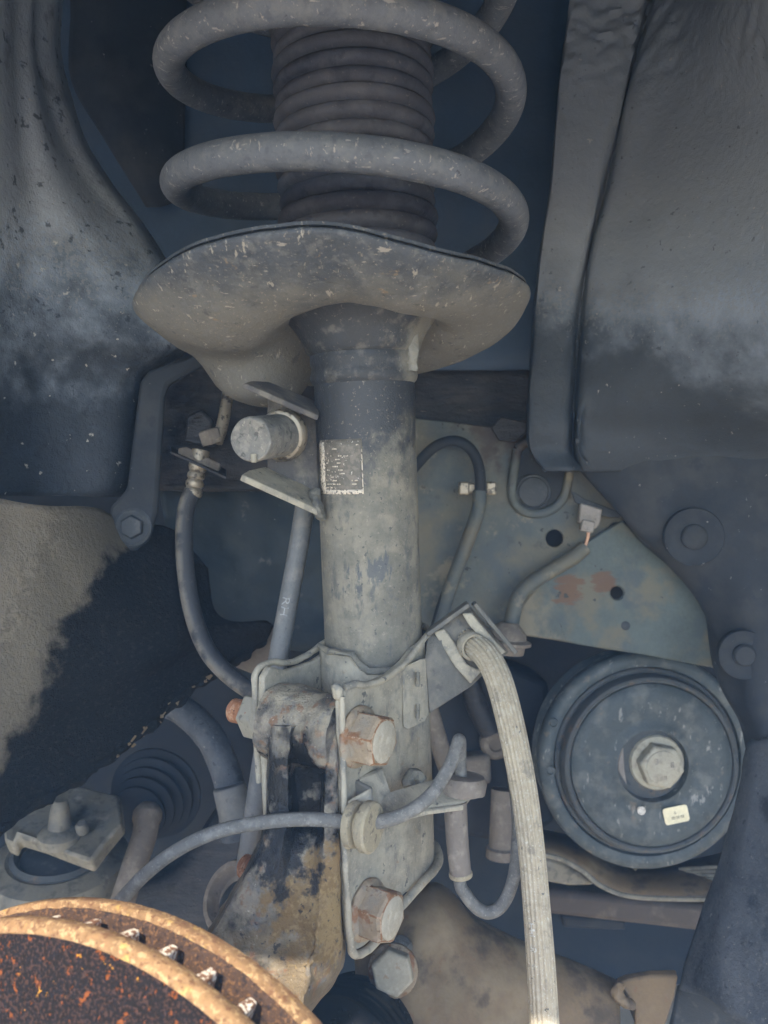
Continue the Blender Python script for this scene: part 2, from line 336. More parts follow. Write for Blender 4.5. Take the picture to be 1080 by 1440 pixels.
M['cleanplastic'] = mat('smooth_black_plastic', (.025, .029, .035), [dict(c=(.048, .049, .05), s=30, lo=.42, hi=.66, f=.7, d=9), dict(c=(.02, .025, .033), s=70, lo=.54, hi=.66, f=.6, d=9), dict(c=(.3, .29, .27), s=260, lo=.695, hi=.71, f=.5)], rough=.72, spec=.2, bumps=((500, .15),))
M['dark'] = mat('bay_shade_black', (.011, .014, .02), [dict(c=(.02, .021, .024), s=26, lo=.42, hi=.66, f=.8, d=9)], rough=.75, bumps=((120, .5),))  # near-black base puts the deep shade of the bay into the colour
M['towerveil'] = mat('tower_blue_veil_tint', (.05, .08, .128), [dict(c=(.068, .092, .13), s=20, lo=.42, hi=.66, f=.8, d=9)], rough=.7, bumps=((120, .5),))  # navy base paints the bluish veil onto the dark tower wall
M['wheelhouse'] = mat('dark_teal_wheelhouse', (.014, .023, .03), [dict(c=(.03, .037, .038), s=22, lo=.45, hi=.66, f=.8, d=9), dict(c=(.12, .11, .095), s=60, lo=.6, hi=.7, f=.6, d=9), dict(c=(.4, .38, .36), s=70, lo=.715, hi=.73, f=.7)], rough=.6, bumps=((120, .5),))
M['oily'] = mat('oily_dark_body_metal', (.024, .024, .027), [dict(c=(.055, .05, .046), s=70, lo=.45, hi=.7, f=.8, st=(.6, 1, 2.5), d=9), dict(c=(.2, .17, .13), s=170, lo=.66, hi=.73, f=.7, st=(.5, 1, 2)), dict(c=(.008, .008, .01), s=90, lo=.58, hi=.68, f=.8, r=.25)], rough=.5, bumps=((150, 1.2, (.6, 1, 2)), (600, .5)))
M['metal'] = mat('worn_bright_metal', (.3, .26, .2), [dict(c=(.06, .05, .04), s=260, lo=.52, hi=.62, f=.9)], rough=.4, metal=.5)
M['arm'] = mat('brown_dusty_arm', (.15, .105, .06), [dict(c=(.23, .18, .11), s=30, lo=.45, hi=.7, f=.8), dict(c=(.05, .038, .028), s=35, lo=.52, hi=.68, f=.8), dict(c=(.16, .08, .04), s=130, lo=.64, hi=.72, f=.6)], rough=.7, bumps=((300, .3), (80, .4)))
M['alu'] = mat('dull_cast_alloy', (.19, .175, .135), [dict(c=(.15, .15, .135), s=40, lo=.5, hi=.7, f=.7), dict(c=(.33, .3, .24), s=90, lo=.56, hi=.7, f=.7), dict(c=(.09, .085, .07), s=110, lo=.5, hi=.64, f=.75, d=10), dict(c=(.07, .075, .08), s=30, lo=.5, hi=.7, f=.6, o=5, d=9)], rough=.65, bumps=((400, .3),))
M['concrete'] = mat('pale_concrete', (.44, .38, .29), [dict(c=(.36, .31, .235), s=3, lo=.4, hi=.7)], rough=.9)
M['body'] = mat('silver_body_paint', (.3, .31, .33), rough=.35, metal=.3, bumps=())

# ------------------------------------------------------------------ setting: ground, body shell behind everything
g = MB(); wz = CAM.z
gm = bpy.data.meshes.new('ground'); gm.from_pydata([(-2.4, -2.4, 0), (2.4, -2.4, 0), (2.4, 2.4, 0), (-2.4, 2.4, 0)], [], [(0, 1, 2, 3)])
go = bpy.data.objects.new('ground', gm); COL.objects.link(go); gm.materials.append(M['concrete'])
tag(go, kind='structure')

def wall(name, rows, m, th, jit=0, sc=60, label=None, cat=None, nu=24, nv=24, jd=None, bevel=0, parent=None, kind=None, fine=0):
    rr = [spline(r, nu) for r in rows]; cols = [spline([r[i] for r in rr], nv) for i in range(nu + 1)]
    b = MB().grid(cols)
    if jit: b.bump(jit, sc, jd)
    if fine: b.bump(fine, 9, jd, 3)
    o = b.build(name, m, parent, ang=60, solid=th, off=0)
    return tag(o, label, cat, kind=kind)

# engine bay closing: an added near-black shell (back, sides, top) keeping the gaps dark
b = MB()
b.prism([V(-620, 900, 460), V(620, 900, 460), V(620, 900, -545), V(-620, 900, -545)], V(0, 12, 0))
b.prism([V(-620, 430, 470), V(-620, 899, 470), V(-620, 899, -545), V(-620, 430, -545)], V(-12, 0, 0))
b.prism([V(620, 430, 470), V(620, 899, 470), V(620, 899, -545), V(620, 430, -545)], V(12, 0, 0))
b.prism([V(-720, -60, 424), V(720, -60, 424), V(620, 430, 471), V(620, 905, 471), V(-620, 905, 471), V(-620, 430, 471)], V(0, 0, 12))
tag(b.build('engine_bay_wall', M['dark'], None), kind='structure')

# fender unseen behind the camera, its arch lip shaped to steer sun and sky, and the roof liner of the arch
fe = thing('fender', 'silver front fender, unseen, its arch lip set back and shaped to steer the sun', 'fender', V(0, -60, 190))
arc = [(-690, -420), (-690, -120), (-610, 110), (-400, 200), (-250, 200), (-100, 186), (0, 166), (140, 150), (300, 148), (490, 130), (630, 20), (680, -200), (690, -420)]
ap = spline([V(x, -60, z) for x, z in arc], 60)
b = MB(); b.grid([[p for p in ap], [V(p.x * 1.04, -75, p.z + 50) for p in ap], [V(p.x * 1.15, -85, p.z + 120) for p in ap], [V(p.x * 1.2, -60, p.z + 225) for p in ap]])
b.build('outer_skin', M['body'], fe, solid=1.2)
b = MB(); b.tube(ap, 3.5, 8, sp=False); b.build('arch_lip', M['body'], fe)
rl = [[V(p.x, -59, p.z + 2) for p in ap], [V(p.x * 1.0, 100, p.z + 70) for p in ap], [V(p.x * .98, 300, p.z + 170) for p in ap], [V(p.x * .97, 430, p.z + 240) for p in ap]]
b = MB().grid([spline([r[i] for r in rl], 16) for i in range(len(ap))]); b.bump(4, 50, V(0, 0, 1))
tag(b.build('arch_roof_liner', M['liner'], None, solid=2.5), 'dusty black plastic liner roofing the wheel arch over the spring', 'wheel liner')

# strut tower wall right behind the spring
wall('strut_tower_panel', [[P(40, y, 600), P(200, y, 585), P(420, y, 560), P(640, y, 560), P(800, y, 548)] for y in (-160, 0, 180, 360, 520)], M['towerveil'], 4, 6, 90,
     'strut tower wall behind the coil spring, coloured with the blue veil', 'body panel')
wall('inner_tower_panel', [[P(100, y, 548), P(150, y, 545), P(210, y, 552), P(262, y, 565)] for y in (-120, 0, 110)] + [[P(150, 200, 552), P(190, 200, 550), P(225, 195, 555), P(258, 190, 568)], [P(205, 290, 556), P(222, 290, 556), P(240, 285, 560), P(256, 280, 570)]], M['cleanplastic'], 3, 3, 40,
     'greyish folded body panel between left liner and the spring', 'body panel')
# oily body metal left behind the strut
wall('oily_body_panel', [[P(190, y, 520), P(240, y, 516), P(290, y, 512), P(340, y, 514), P(390, y, 520), P(440, y - 15, 530), P(500, y - 40, 545)] for y in (480, 540, 590, 630, 665, 690)], M['oily'], 4, 5, 26,
     'oily blackened body panel behind the brake hose bracket', 'body panel', nu=50, nv=30, fine=1.5)
wall('rail_closing_panel', [[P(400, y, 590), P(500, y, 585), P(600, y, 580), P(700, y + 6, 578), P(800, y + 10, 575)] for y in (440, 520, 570, 610, 650)], M['oily'], 4, 3, 30,
     'dark brownish body panel between strut and right liner', 'body panel', nu=40, nv=24, fine=1.0)

# apron panels ---------------------------------------------------------------
def disc(px, py, d, r, n=20): return [P(px, py, d) + V(r * math.cos(2 * math.pi * i / n), 0, r * math.sin(2 * math.pi * i / n)) for i in range(n)]
ap_ = thing('inner_apron', 'grimy painted inner apron panel right of the strut with holes', 'body panel', P(700, 880, 570))
D1 = 560
out = [P(x, y, D1) for x, y in ((470, 620), (520, 620), (560, 585), (690, 600), (735, 590), (880, 620), (960, 640), (960, 720), (862, 735), (760, 830), (712, 892), (600, 882), (470, 900))]
b = MB().prism(out, V(0, 3, 0), [disc(780, 757, D1, 6.3), ]); b.build('panel', M['apron'], ap_, bevel=.6)
D2 = 552
out = [P(x, y, D2) for x, y in ((875, 732), (905, 760), (960, 800), (998, 832), (1003, 870), (1006, 940), (900, 920), (850, 913), (778, 900), (722, 892), (735, 850), (760, 818), (820, 765))]
b = MB().prism(out, V(0, 4, 0), [disc(868, 834, D2, 4.6)]); b.build('lower_plate', M['apronlite'], ap_, bevel=1.2)
for (x, y, r_) in ((987, 833, 2.2), (652, 880, 1.6), (880, 880, 3.2)):
    b = MB(); b.lathe(P(x, y, 551.6), V(0, -1, 0), [(r_, -1), (r_, .3), (r_ * .5, .8)], 12); b.build('drain_plug', M['rubber'], ap_)
# pressed pocket with a round rubber plug
pk = [(727, 632), (745, 622), (790, 636), (800, 650), (796, 690), (782, 712), (758, 722), (732, 716), (720, 690)]
b = MB().tube([P(x, y, 557) for x, y in pk] + [P(727, 632, 557)], 3.4, 10); b.build('pocket_rim', M['apron'], ap_)
b = MB().prism([P(x, y, 559) for x, y in pk], V(0, -1.5, 0)); b.build('pocket_floor', M['cleanplastic'], ap_, bevel=.5)
b = MB().lathe(P(749, 692, 558), V(0, -1, 0), [(13.5, -1), (13.5, 2), (12, 3.2), (10.8, 2.6), (10, 3.5), (4, 4.2)], 32); b.build('rubber_plug', M['rubber'], ap_)
b = MB().prism([P(x, y, 552) for x, y in ((688, 602), (704, 588), (742, 596), (738, 610), (724, 622), (700, 620))], V(0, -5, 0)).jitter(2, 9); b.build('weld_tab', M['oily'], ap_, bevel=1)
b = MB().prism([P(x, y, 508) for x, y in ((330, 938), (346, 905), (372, 886), (392, 880), (388, 925), (360, 950))], V(0, 4, 0)).jitter(1, 9); b.build('corner_tab', M['sleeve'], ap_, bevel=1)

wall('wheelhouse_panel', [[P(225, y, 540), P(280, y, 545), P(340, y, 556), P(400, y, 562), P(460, y, 560), P(520, y, 556)] for y in (600, 690)] + [[P(240, 780, 540), P(285, 782, 546), P(340, 785, 556), P(400, 788, 562), P(460, 790, 560), P(520, 790, 556)], [P(275, 855, 546), P(305, 868, 550), P(345, 880, 556), P(400, 892, 560), P(460, 896, 558), P(520, 896, 556)], [P(300, 885, 556), P(325, 898, 560), P(360, 908, 562), P(400, 912, 564), P(460, 912, 562), P(520, 912, 560)]], M['wheelhouse'], 3, 5, 40,
     'dark teal wheelhouse panel behind the link rod, left of the strut', 'body panel', nu=40, nv=40)
# right liner ----------------------------------------------------------------
def col(y, e, i, o):
    k = max(0, (130 - y)) / 130
    return [P(e - 3, y, 545), P(e - 1, y, 505), P(e + 2, y, 500), P((e + i) / 2, y, 498), P(i - 4, y, 497), P(i, y, 499), P(i + (o - i) * .35, y, 507), P(i + (o - i) * .75, y, 506), P(o, y, 494), P(o + 6, y, 490), P(o + 55, y, 474 - 20 * k), P((o + 1090) / 2 + 20, y, 440 - 40 * k), P(1095, y, 395 - 50 * k), P(1260, y, 330 - 60 * k)]
rows = [col(-90, 815, 960, 975), col(0, 806, 905, 925), col(50, 800, 893, 909), col(101, 793, 882, 895), col(155, 788, 871, 880), col(264, 778, 842, 860), col(350, 765, 824, 836), col(430, 756, 806, 826), col(545, 748, 799, 816), col(600, 746, 798, 814), [p + V(0, 6, 0) for p in col(632, 752, 800, 816)], [p + V(0, 45, 0) for p in col(652, 770, 806, 822)]]
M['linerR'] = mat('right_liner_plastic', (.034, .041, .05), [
    dict(c=(.215, .25, .30), s=55, g=(W(P(945, 545, 480)) - W(P(1000, 640, 400)), W(P(1000, 430, 470)) - W(P(1000, 640, 400))), amp=1.5, lo=-.1, hi=1.1, d=12, f=.95, r=.85),  # dust thickening upward, its pale blue also painting in the veil
    dict(c=(.2, .2, .195), s=420, lo=.55, hi=.7, f=.35, d=9, g=((W(P(945, 540, 470)) - W(P(1000, 640, 400)), W(P(985, 405, 470)) - W(P(1000, 640, 400)))), amp=2.5), dict(c=(.4, .38, .34), s=260, lo=.685, hi=.70, f=.6), dict(c=(.02, .022, .027), s=230, lo=.64, hi=.7, f=.55)], rough=.6, bumps=((260, .5), (1200, .25)))
rl_ = thing('right_arch_liner', 'large dusty grey black plastic liner wall right of the spring with a vertical rib', 'wheel liner', P(1000, 640, 400))
def settle(row, k, dz):
    out_ = []
    for p in row:
        x_ = 540 + p.x / p.y * F; y_ = 720 - p.z / p.y * F; d_ = 512 - max(0, x_ - 970) * .12 + dz
        out_.append(P(x_, y_, p.y + (d_ - p.y) * k) if x_ > 815 else p)
    return out_
rows[-4] = settle(rows[-4], .3, 0); rows[-3] = settle(rows[-3], .72, -2); rows[-2] = settle(rows[-2], 1, -5); rows[-1] = settle(col(662, 770, 806, 822), 1, 6)
rr = [spline(r, 150) for r in rows]; cols = [spline([r[i] for r in rr], 130) for i in range(151)]
b = MB().grid(cols); b.bump(1.0, 26)
def lump(p):
    q = (720 - p.z / p.y * F); k = max(0, min(1, (150 - q + (p.x / p.y * F - 330) * .25) / 120))
    return p + V(0, -1, 0) * k * (4.5 * fbm(V(p.x, p.y * .5, p.z * 1.6), 8, 4) + 3 * fbm(p, 30, 2) + 2)
b.v = [lump(p) for p in b.v]
b.build('liner_wall', M['linerR'], rl_, ang=60, solid=2.5, off=0)
# lower splash panel with push-in fasteners
b = MB()
sp_rows = [[P(800, 622, 520), P(880, 628, 505), P(960, 632, 490), P(1040, 620, 470), P(1110, 610, 440)], [P(806, 648, 528), P(890, 668, 516), P(965, 690, 505), P(1040, 690, 480), P(1110, 690, 450)],
           [P(868, 715, 532), P(900, 745, 524), P(975, 765, 512), P(1045, 765, 486), P(1110, 765, 460)], [P(905, 762, 540), P(955, 800, 530), P(1000, 825, 518), P(1050, 830, 492), P(1110, 830, 465)],
           [P(985, 830, 540), P(1003, 880, 530), P(1025, 900, 518), P(1060, 905, 495), P(1110, 905, 468)], [P(1006, 938, 540), P(1014, 958, 528), P(1034, 972, 516), P(1062, 982, 495), P(1110, 985, 470)], [P(1041, 1010, 540), P(1048, 1022, 528), P(1056, 1030, 515), P(1075, 1035, 495), P(1110, 1040, 472)], [P(1052, 1058, 536), P(1058, 1068, 524), P(1066, 1075, 512), P(1080, 1080, 495), P(1110, 1085, 472)]]
sp_rows = [[P(540 + p.x / p.y * F, 720 - p.z / p.y * F, min(540, max(p.y, 512 - max(0, (p.x / p.y * F - 430)) * .12))) for p in r] for r in sp_rows]
wall('splash_panel', sp_rows, M['cleanplastic'], 3, 1.2, 30, parent=rl_, nu=30, nv=36)
def fastener(px, py, d, r, label, big=True):
    t = thing('push_fastener', label, 'fastener', P(px, py, d), 'push-in liner fasteners')
    ax = V(-.12, -1, -.05).normalized()
    b = MB().lathe(P(px, py, d), ax, [(r, -4), (r, .3), (r * .97, .8), (r * .92, .3), (r * .6, .1), (r * .5, -.3)], 32); b.build('washer', M['cleanplastic'], t)
    b = MB().lathe(P(px, py, d) + ax * .5, ax, [(r * .44, -2), (r * .43, 1.6), (r * .36, 2.8), (r * .14, 3.2)], 24); b.build('head', M['cleanplastic'], t)
    return t
fastener(976, 755, 507, 19, 'large round plastic fastener on the splash panel above the pulley')
fastener(1046, 921, 501, 16, 'smaller round fastener beside the right edge, level with the top of the pulley')
# hanging flap at the lower right
fl = thing('splash_flap', 'torn edged black rubber flap hanging at the lower right corner', 'mud flap', P(1000, 1440, 420))
fr = [[P(1053, 1046, 520), P(1064, 1040, 508), P(1090, 1036, 488), P(1160, 1030, 440)], [P(1038, 1130, 515), P(1056, 1126, 496), P(1090, 1120, 476), P(1160, 1110, 430)], [P(1005, 1240, 508), P(1030, 1245, 482), P(1080, 1250, 456), P(1160, 1250, 420)],
      [P(972, 1335, 502), P(1008, 1350, 470), P(1050, 1375, 448), P(1160, 1400, 410)], [P(957, 1392, 498), P(1000, 1406, 464), P(1045, 1440, 440), P(1160, 1480, 405)]]
wall('flap', fr, M['liner'], 3, 1.5, 30, parent=fl, nu=30, nv=30)
wall('lower_fold', [[P(955, 1385, 506), P(1010, 1390, 482), P(1150, 1400, 440)], [P(945, 1430, 506), P(1010, 1440, 485), P(1150, 1450, 440)], [P(930, 1490, 504), P(1010, 1500, 484), P(1150, 1510, 440)]], M['rubber'], 3, 1, 30, parent=fl)

O_LL = P(80, 690, 400)
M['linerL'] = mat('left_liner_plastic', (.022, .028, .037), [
    dict(c=(.34, .39, .46), s=45, g=(loc(O_LL, P(80, 545, 430)), loc(O_LL, P(50, 240, 420))), amp=1.6, lo=-.1, hi=1.15, d=12, f=.95, r=.85),  # upper dust, brightened and blued to carry the veil in its colour
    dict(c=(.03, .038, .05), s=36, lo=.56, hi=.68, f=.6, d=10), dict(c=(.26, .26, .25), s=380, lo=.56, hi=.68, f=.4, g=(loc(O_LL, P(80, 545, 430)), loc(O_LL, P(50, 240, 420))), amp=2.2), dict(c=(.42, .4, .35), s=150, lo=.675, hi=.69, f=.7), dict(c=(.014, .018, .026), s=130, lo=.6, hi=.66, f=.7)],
    rough=.6, bumps=((260, .9), (1100, .3)))
# left liner -----------------------------------------------------------------
ll = thing('left_arch_liner', 'dusty lumpy black plastic liner wall at the upper left', 'wheel liner', P(80, 690, 400))
def lrow(y, e, k=0): return [P(e + 10, y, 500), P(e, y, 470), P(e - 26, y, 454 + k * .4), P(e * .55, y, 437 - k * .4), P(e * .25, y, 424), P(-15, y, 395), P(-160, y, 340)]
lr = [lrow(-90, 80), lrow(0, 75), lrow(75, 74, 2), lrow(150, 92, 6), lrow(205, 112, 8), lrow(265, 150, 10), lrow(310, 185, 10), lrow(355, 215, 8), lrow(420, 248, 2), lrow(470, 268, -2), lrow(500, 240, -4), lrow(525, 205, -5), lrow(580, 192, -6), lrow(640, 186, -8), lrow(680, 178, -10), lrow(697, 165, -6)]
rr = [spline(r, 50) for r in lr]; b = MB().grid([spline([r[i] for r in rr], 70) for i in range(51)]); b.bump(1.8, 45); b.bump(.6, 8)
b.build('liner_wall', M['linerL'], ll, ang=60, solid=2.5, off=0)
# smooth flange strip with a rounded foot
fs = [(300, 488), (262, 506), (212, 523), (200, 540), (190, 620), (182, 688), (160, 712), (153, 742), (165, 768), (190, 776), (212, 760), (224, 720), (229, 640), (234, 560), (240, 543), (280, 520), (312, 508)]
b = MB().prism([P(x, y, 458) for x, y in fs], V(0, -6, 0)); b.build('flange_strip', M['cleanplastic'], ll, bevel=2.2)
b = MB().lathe(P(187, 741, 452.5), V(0, -1, 0), [(11, -1), (11, 1), (9.5, 1.6), (8, 1)], 28); b.build('washer', M['rubber'], ll)
b = MB().hexa(P(187, 741, 452.5), V(0, -1, 0), 7, 4.5); b.build('bolt_head', M['rubber'], ll, bevel=.4)

# felt liner lower left --------------------------------------------------------
O_FE = P(120, 1160, 400)
M['felt'] = mat('black_felt_with_dust', (.014, .0135, .013), [
    dict(c=(.032, .03, .027), s=330, lo=.5, hi=.7, f=.7, st=(1, 1, 1.6)),
    dict(c=(.15, .127, .094), s=38, g=(loc(O_FE, P(112, 890, 395)), loc(O_FE, P(56, 872, 395))), amp=1.9, lo=.22, hi=.55, d=10, f=.95), dict(c=(.22, .187, .142), s=260, lo=.5, hi=.7, f=.5, g=(loc(O_FE, P(80, 890, 395)), loc(O_FE, P(0, 872, 395))), amp=1.4, d=9)],
    rough=.95, bumps=((380, 1.6), (1300, .7)), spec=.1)
fw = thing('felt_liner', 'black felt liner at lower left, half caked in tan dust, with frayed lower edge', 'felt liner', O_FE)
fr_ = [[P(-140, 690, 350), P(-20, 700, 385), P(60, 712, 405), P(130, 716, 438), P(180, 740, 468), P(240, 745, 480), P(290, 800, 490)],
       [P(-140, 780, 345), P(-20, 780, 378), P(60, 785, 398), P(130, 790, 420), P(180, 800, 446), P(245, 810, 466), P(300, 860, 485)],
       [P(-140, 880, 342), P(-20, 880, 372), P(60, 880, 390), P(130, 875, 412), P(200, 870, 435), P(265, 870, 462), P(330, 878, 488)],
       [P(-140, 1000, 338), P(-20, 990, 366), P(55, 980, 385), P(120, 965, 405), P(200, 935, 432), P(275, 900, 465), P(378, 876, 495)],
       [P(-140, 1150, 336), P(-20, 1100, 362), P(40, 1065, 384), P(110, 1020, 408), P(195, 965, 436), P(270, 920, 468), P(380, 884, 497)],
       [P(-140, 1260, 338), P(-20, 1178, 364), P(50, 1130, 386), P(120, 1085, 410), P(200, 1030, 440), P(270, 968, 470), P(372, 900, 500)]]
rr = [spline(r, 70) for r in fr_]; b = MB().grid([spline([r[i] for r in rr], 50) for i in range(71)]); b.bump(3, 45); b.bump(.7, 7, None, 4)
b.build('felt_sheet', M['felt'], fw, ang=80, solid=4, off=0)
edge = [P(-20, 1180, 362), P(50, 1133, 384), P(120, 1088, 408), P(200, 1032, 438), P(270, 970, 468), P(372, 902, 498)]
b = MB().tube(spline(edge, 90), lambda t: 2.6 + .8 * math.sin(t * 50), 8, sp=False).jitter(1.8, 6); b.build('hem', M['felt'], fw)
b = MB(); es = spline(edge, 200)
for i in range(78, 158):
    if random.random() < .3 + .4 * math.sin(i * .5):
        p = es[i] + V(random.uniform(-2, 2), -3.2, random.uniform(-2, 2.5)); q = (es[min(200, i + 3)] - es[i]).normalized() * random.uniform(1, 4) + V(0, 0, random.uniform(-1.4, 1.4))
        b.tube([p, p + q + V(0, -random.uniform(0, .8), 0)], random.uniform(.35, 1.0), 5, sp=False)
b.jitter(.8, 3); tag(b.build('frayed_fibre', M['arm'], fw), kind='stuff')

# ------------------------------------------------------------------ the strut
st = thing('suspension_strut', 'dusty grey strut tube with black spring seat standing in the middle', 'strut', O_ST)
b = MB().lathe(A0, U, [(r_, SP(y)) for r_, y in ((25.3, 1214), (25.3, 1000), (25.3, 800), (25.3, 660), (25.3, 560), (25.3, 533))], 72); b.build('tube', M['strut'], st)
b = MB().lathe(A0, U, [(25.3, SP(541)), (26.6, SP(537)), (27.2, SP(531)), (26.7, SP(524)), (26.2, SP(517)), (26.9, SP(512)), (26.9, SP(505)), (26.4, SP(500)), (28.4, SP(496)), (30.0, SP(484)), (32.5, SP(470)), (36, SP(456)), (40, SP(445)), (44, SP(437)), (47, SP(432))], 72); b.build('collar', M['collar'], st)
# weld fillet at collar right
b = MB().tube([A(SP(y), 24, 13 + (y - 470) * .02) for y in (455, 480, 505, 528)], lambda t: 4.2 - 1.4 * t, 10).jitter(1.1, 5); b.build('weld_bead', M['collar'], st)

SC = V(-24.7, 391, 103)
Hk = [(0, -3.5), (20, 0), (45, 1), (60, 2.5), (75, 7), (90, 11.3), (120, 9), (135, 4.5), (160, -2.5), (180, -4), (200, -9), (220, -16), (240, -24), (270, -27), (300, -24), (320, -20), (340, -13), (360, -3.5)]
Dk = [(0, 12), (45, 13), (90, 14), (135, 18), (180, 19), (230, 14), (300, 8), (360, 12)]
prof = [(24, 1.0), (32, .85), (40, .5), (47, .15), (54, .01), (64, .09), (71, .19), (78, .36), (84, .56), (89, .77), (92.5, .93), (94.3, 1.03), (95, 1.12)]
rings = []
NR = len(prof)
for k, (rad, pf) in enumerate(prof):
    ring = []
    for j in range(144):
        th = j * 2.5; a = R(th); w = min(1, max(0, (rad - 24) / 60))
        cx = SC + RR * (14.0 * (1 - w))              # neck centred on the strut, rim offset to the left
        h = keyp(Hk, th); dp = keyp(Dk, th)
        hh = (h * (.35 + .65 * w)) - dp * (1 - pf)
        p = cx + RR * (rad * math.cos(a)) + TT * (rad * math.sin(a)) + U * hh
        # pressed pocket hanging below at the back left
        q = cx + RR * (rad * math.cos(a)) + TT * (rad * math.sin(a))
        dx = (q - (SC + RR * -46 + TT * -38)); e_ = (dx.dot(RR) / 26) ** 2 + (dx.dot(TT) / 24) ** 2
        p = p - U * (18 * math.exp(-e_ ** 2.6))
        p = p + U * (.5 * fbm(p, 14, 3))
        ring.append(p)
    rings.append(ring)
b = MB().rings(rings, True, False); b.build('spring_seat', M['seat'], st, ang=60, solid=3.2, sub=0, off=0)
rimc = rings[-1]
b = MB().rings([[p + (U * 1.0) for p in rimc], [p + U * 2.4 - (p - SC).normalized() * .3 for p in rimc], [p + U * 2.2 - (p - SC).normalized() * 2.6 for p in rimc], [p - (p - SC).normalized() * 3.2 for p in rimc]], True, False); b.build('seat_lip', M['seat'], st, ang=70)
# drain slots: lens shaped rims, a dark disc painting the shade inside each
def seat_pt(th, k):
    j = int(th / 2.5) % 144; return rings[k][j], (rings[k][(j + 1) % 144] - rings[k][j]).normalized(), (rings[k + 1][j] - rings[k][j]).normalized()
for th, k, ln in ((88, 7, 6.5), (112, 7, 7), (66, 7, 7), (44, 7, 6.5), (135, 7, 6), (158, 7, 5.5), (178, 7, 5.5), (196, 7, 5.5)):
    p, t1, t2 = seat_pt(th, k); n_ = t1.cross(t2).normalized()
    if n_.z > 0: n_ = -n_
    rr_ = []
    for r_, h_ in ((1.2, -1), (1.12, .9), (.98, 1.2), (.9, .8), (.86, .1)):
        rr_.append([p + t1 * (ln * r_ * math.cos(2 * math.pi * i / 20)) + t2 * (2.6 * r_ * math.sin(2 * math.pi * i / 20)) + n_ * h_ for i in range(20)])
    b = MB().rings(rr_); o = b.build('drain_slot', M['seat'], st)
    b = MB().add([p + t1 * (ln * .84 * math.cos(2 * math.pi * i / 20)) + t2 * (2.3 * math.sin(2 * math.pi * i / 20)) + n_ * .5 for i in range(20)], [tuple(range(20))])
    b.build('slot_shade', M['dark'], o, solid=.3)

# worn label on the tube
b = MB(); Rl = 25.45
a0, a1 = -1.12, -.06          # angle right of the camera facing line
rows_ = []
for i in range(9):
    s_ = SP(617) + (SP(690) - SP(617)) * i / 8
    rows_.append([A(s_, Rl * math.sin(a0 + (a1 - a0) * j / 12), Rl * math.cos(a0 + (a1 - a0) * j / 12)) for j in range(13)])
b.grid(rows_)
ll0, ll1 = loc(O_ST, A(SP(640), -25, 10)), loc(O_ST, A(SP(660), -9, 24))
M['label'] = mat('worn_tube_label', (.135, .125, .105), [
    dict(c=(.19, .17, .14), s=300, lo=.45, hi=.6), dict(c=(.62, .54, .44), s=900, d=5, g=(loc(O_ST, A(SP(650), -2, 25)), loc(O_ST, A(SP(672), -25, 10))), amp=3.6, lo=.95, hi=1.1, f=.95),
    dict(c=(.75, .7, .62), s=700, lo=.66, hi=.68, f=.9)], rough=.6, bumps=((900, .4),))
b.build('worn_label', M['label'], st, solid=.12)
M['lbl'] = mat('label_border_paper', (.6, .53, .43), [dict(c=(.13, .12, .105), s=800, lo=.52, hi=.57, f=.95)], rough=.7, bumps=((900, .4),))
def tubept(f, s_, r_=25.66): a = a0 + (a1 - a0) * f; return A(s_, r_ * math.sin(a), r_ * math.cos(a))
b = MB()
b.grid([[tubept(f, SP(y)) for f in (.0, .06, .12, .19)] for y in (620, 640, 660, 688)])
b.grid([[tubept(f / 10, SP(y)) for f in range(0, 11)] for y in (684, 690)]); b.grid([[tubept(f, SP(y)) for f in (.98, 1.0)] for y in (630, 650, 670, 690)])
b.build('label_border', M['lbl'], st, solid=.1)
b = MB(); rl_r = random.Random(5)
for i in range(13):
    y = 624 + i * 4.7; f = .24
    while f < .93:
        w = rl_r.uniform(.03, .16)
        if rl_r.random() < .3 + .04 * i - .3 * f: b.grid([[tubept(f, SP(y)), tubept(min(.95, f + w), SP(y))], [tubept(f, SP(y + 1.7)), tubept(min(.95, f + w), SP(y + 1.7))]])
        f += w + rl_r.uniform(.01, .04)
b.build('label_print', M['lbl'], st, solid=.08)

# clevis bracket ---------------------------------------------------------------
BB = RR * .84 + TT * .54; EE = RR * -.54 + TT * .84
def K(bv, e, s): return A(s) + BB * bv + EE * e
def ear(bv, th, top, bot, ef=68.0):
    poly = []
    for e, s_ in top: poly.append(K(bv, e, s_))
    for e, s_ in bot: poly.append(K(bv, e, s_))
    return MB().prism(poly, BB * th)
topR = [(-6, -72), (6, -74), (15, -78), (30, -81), (48, -80), (60, -77), (65, -78), (68, -83)]
botR = [(69, -120), (70, -150), (69, -185), (67.5, -193), (64, -197.5), (58, -199), (50, -199.5), (44, -198), (38, -194.5), (30, -193), (15, -193), (-6, -192)]
cb = ear(24.2, 3.6, topR, botR).build('bracket_ear', M['bracket'], st, bevel=1.1)
topL = [(0, -73), (15, -78), (30, -80), (50, -79), (62, -74), (67, -78)]
botL = [(68.5, -95), (68.5, -140), (68, -185), (62, -196), (50, -197), (38, -193), (0, -192)]
ear(-20.4, 3.6, topL, botL).build('bracket_ear', M['bracket'], st, bevel=1.1)
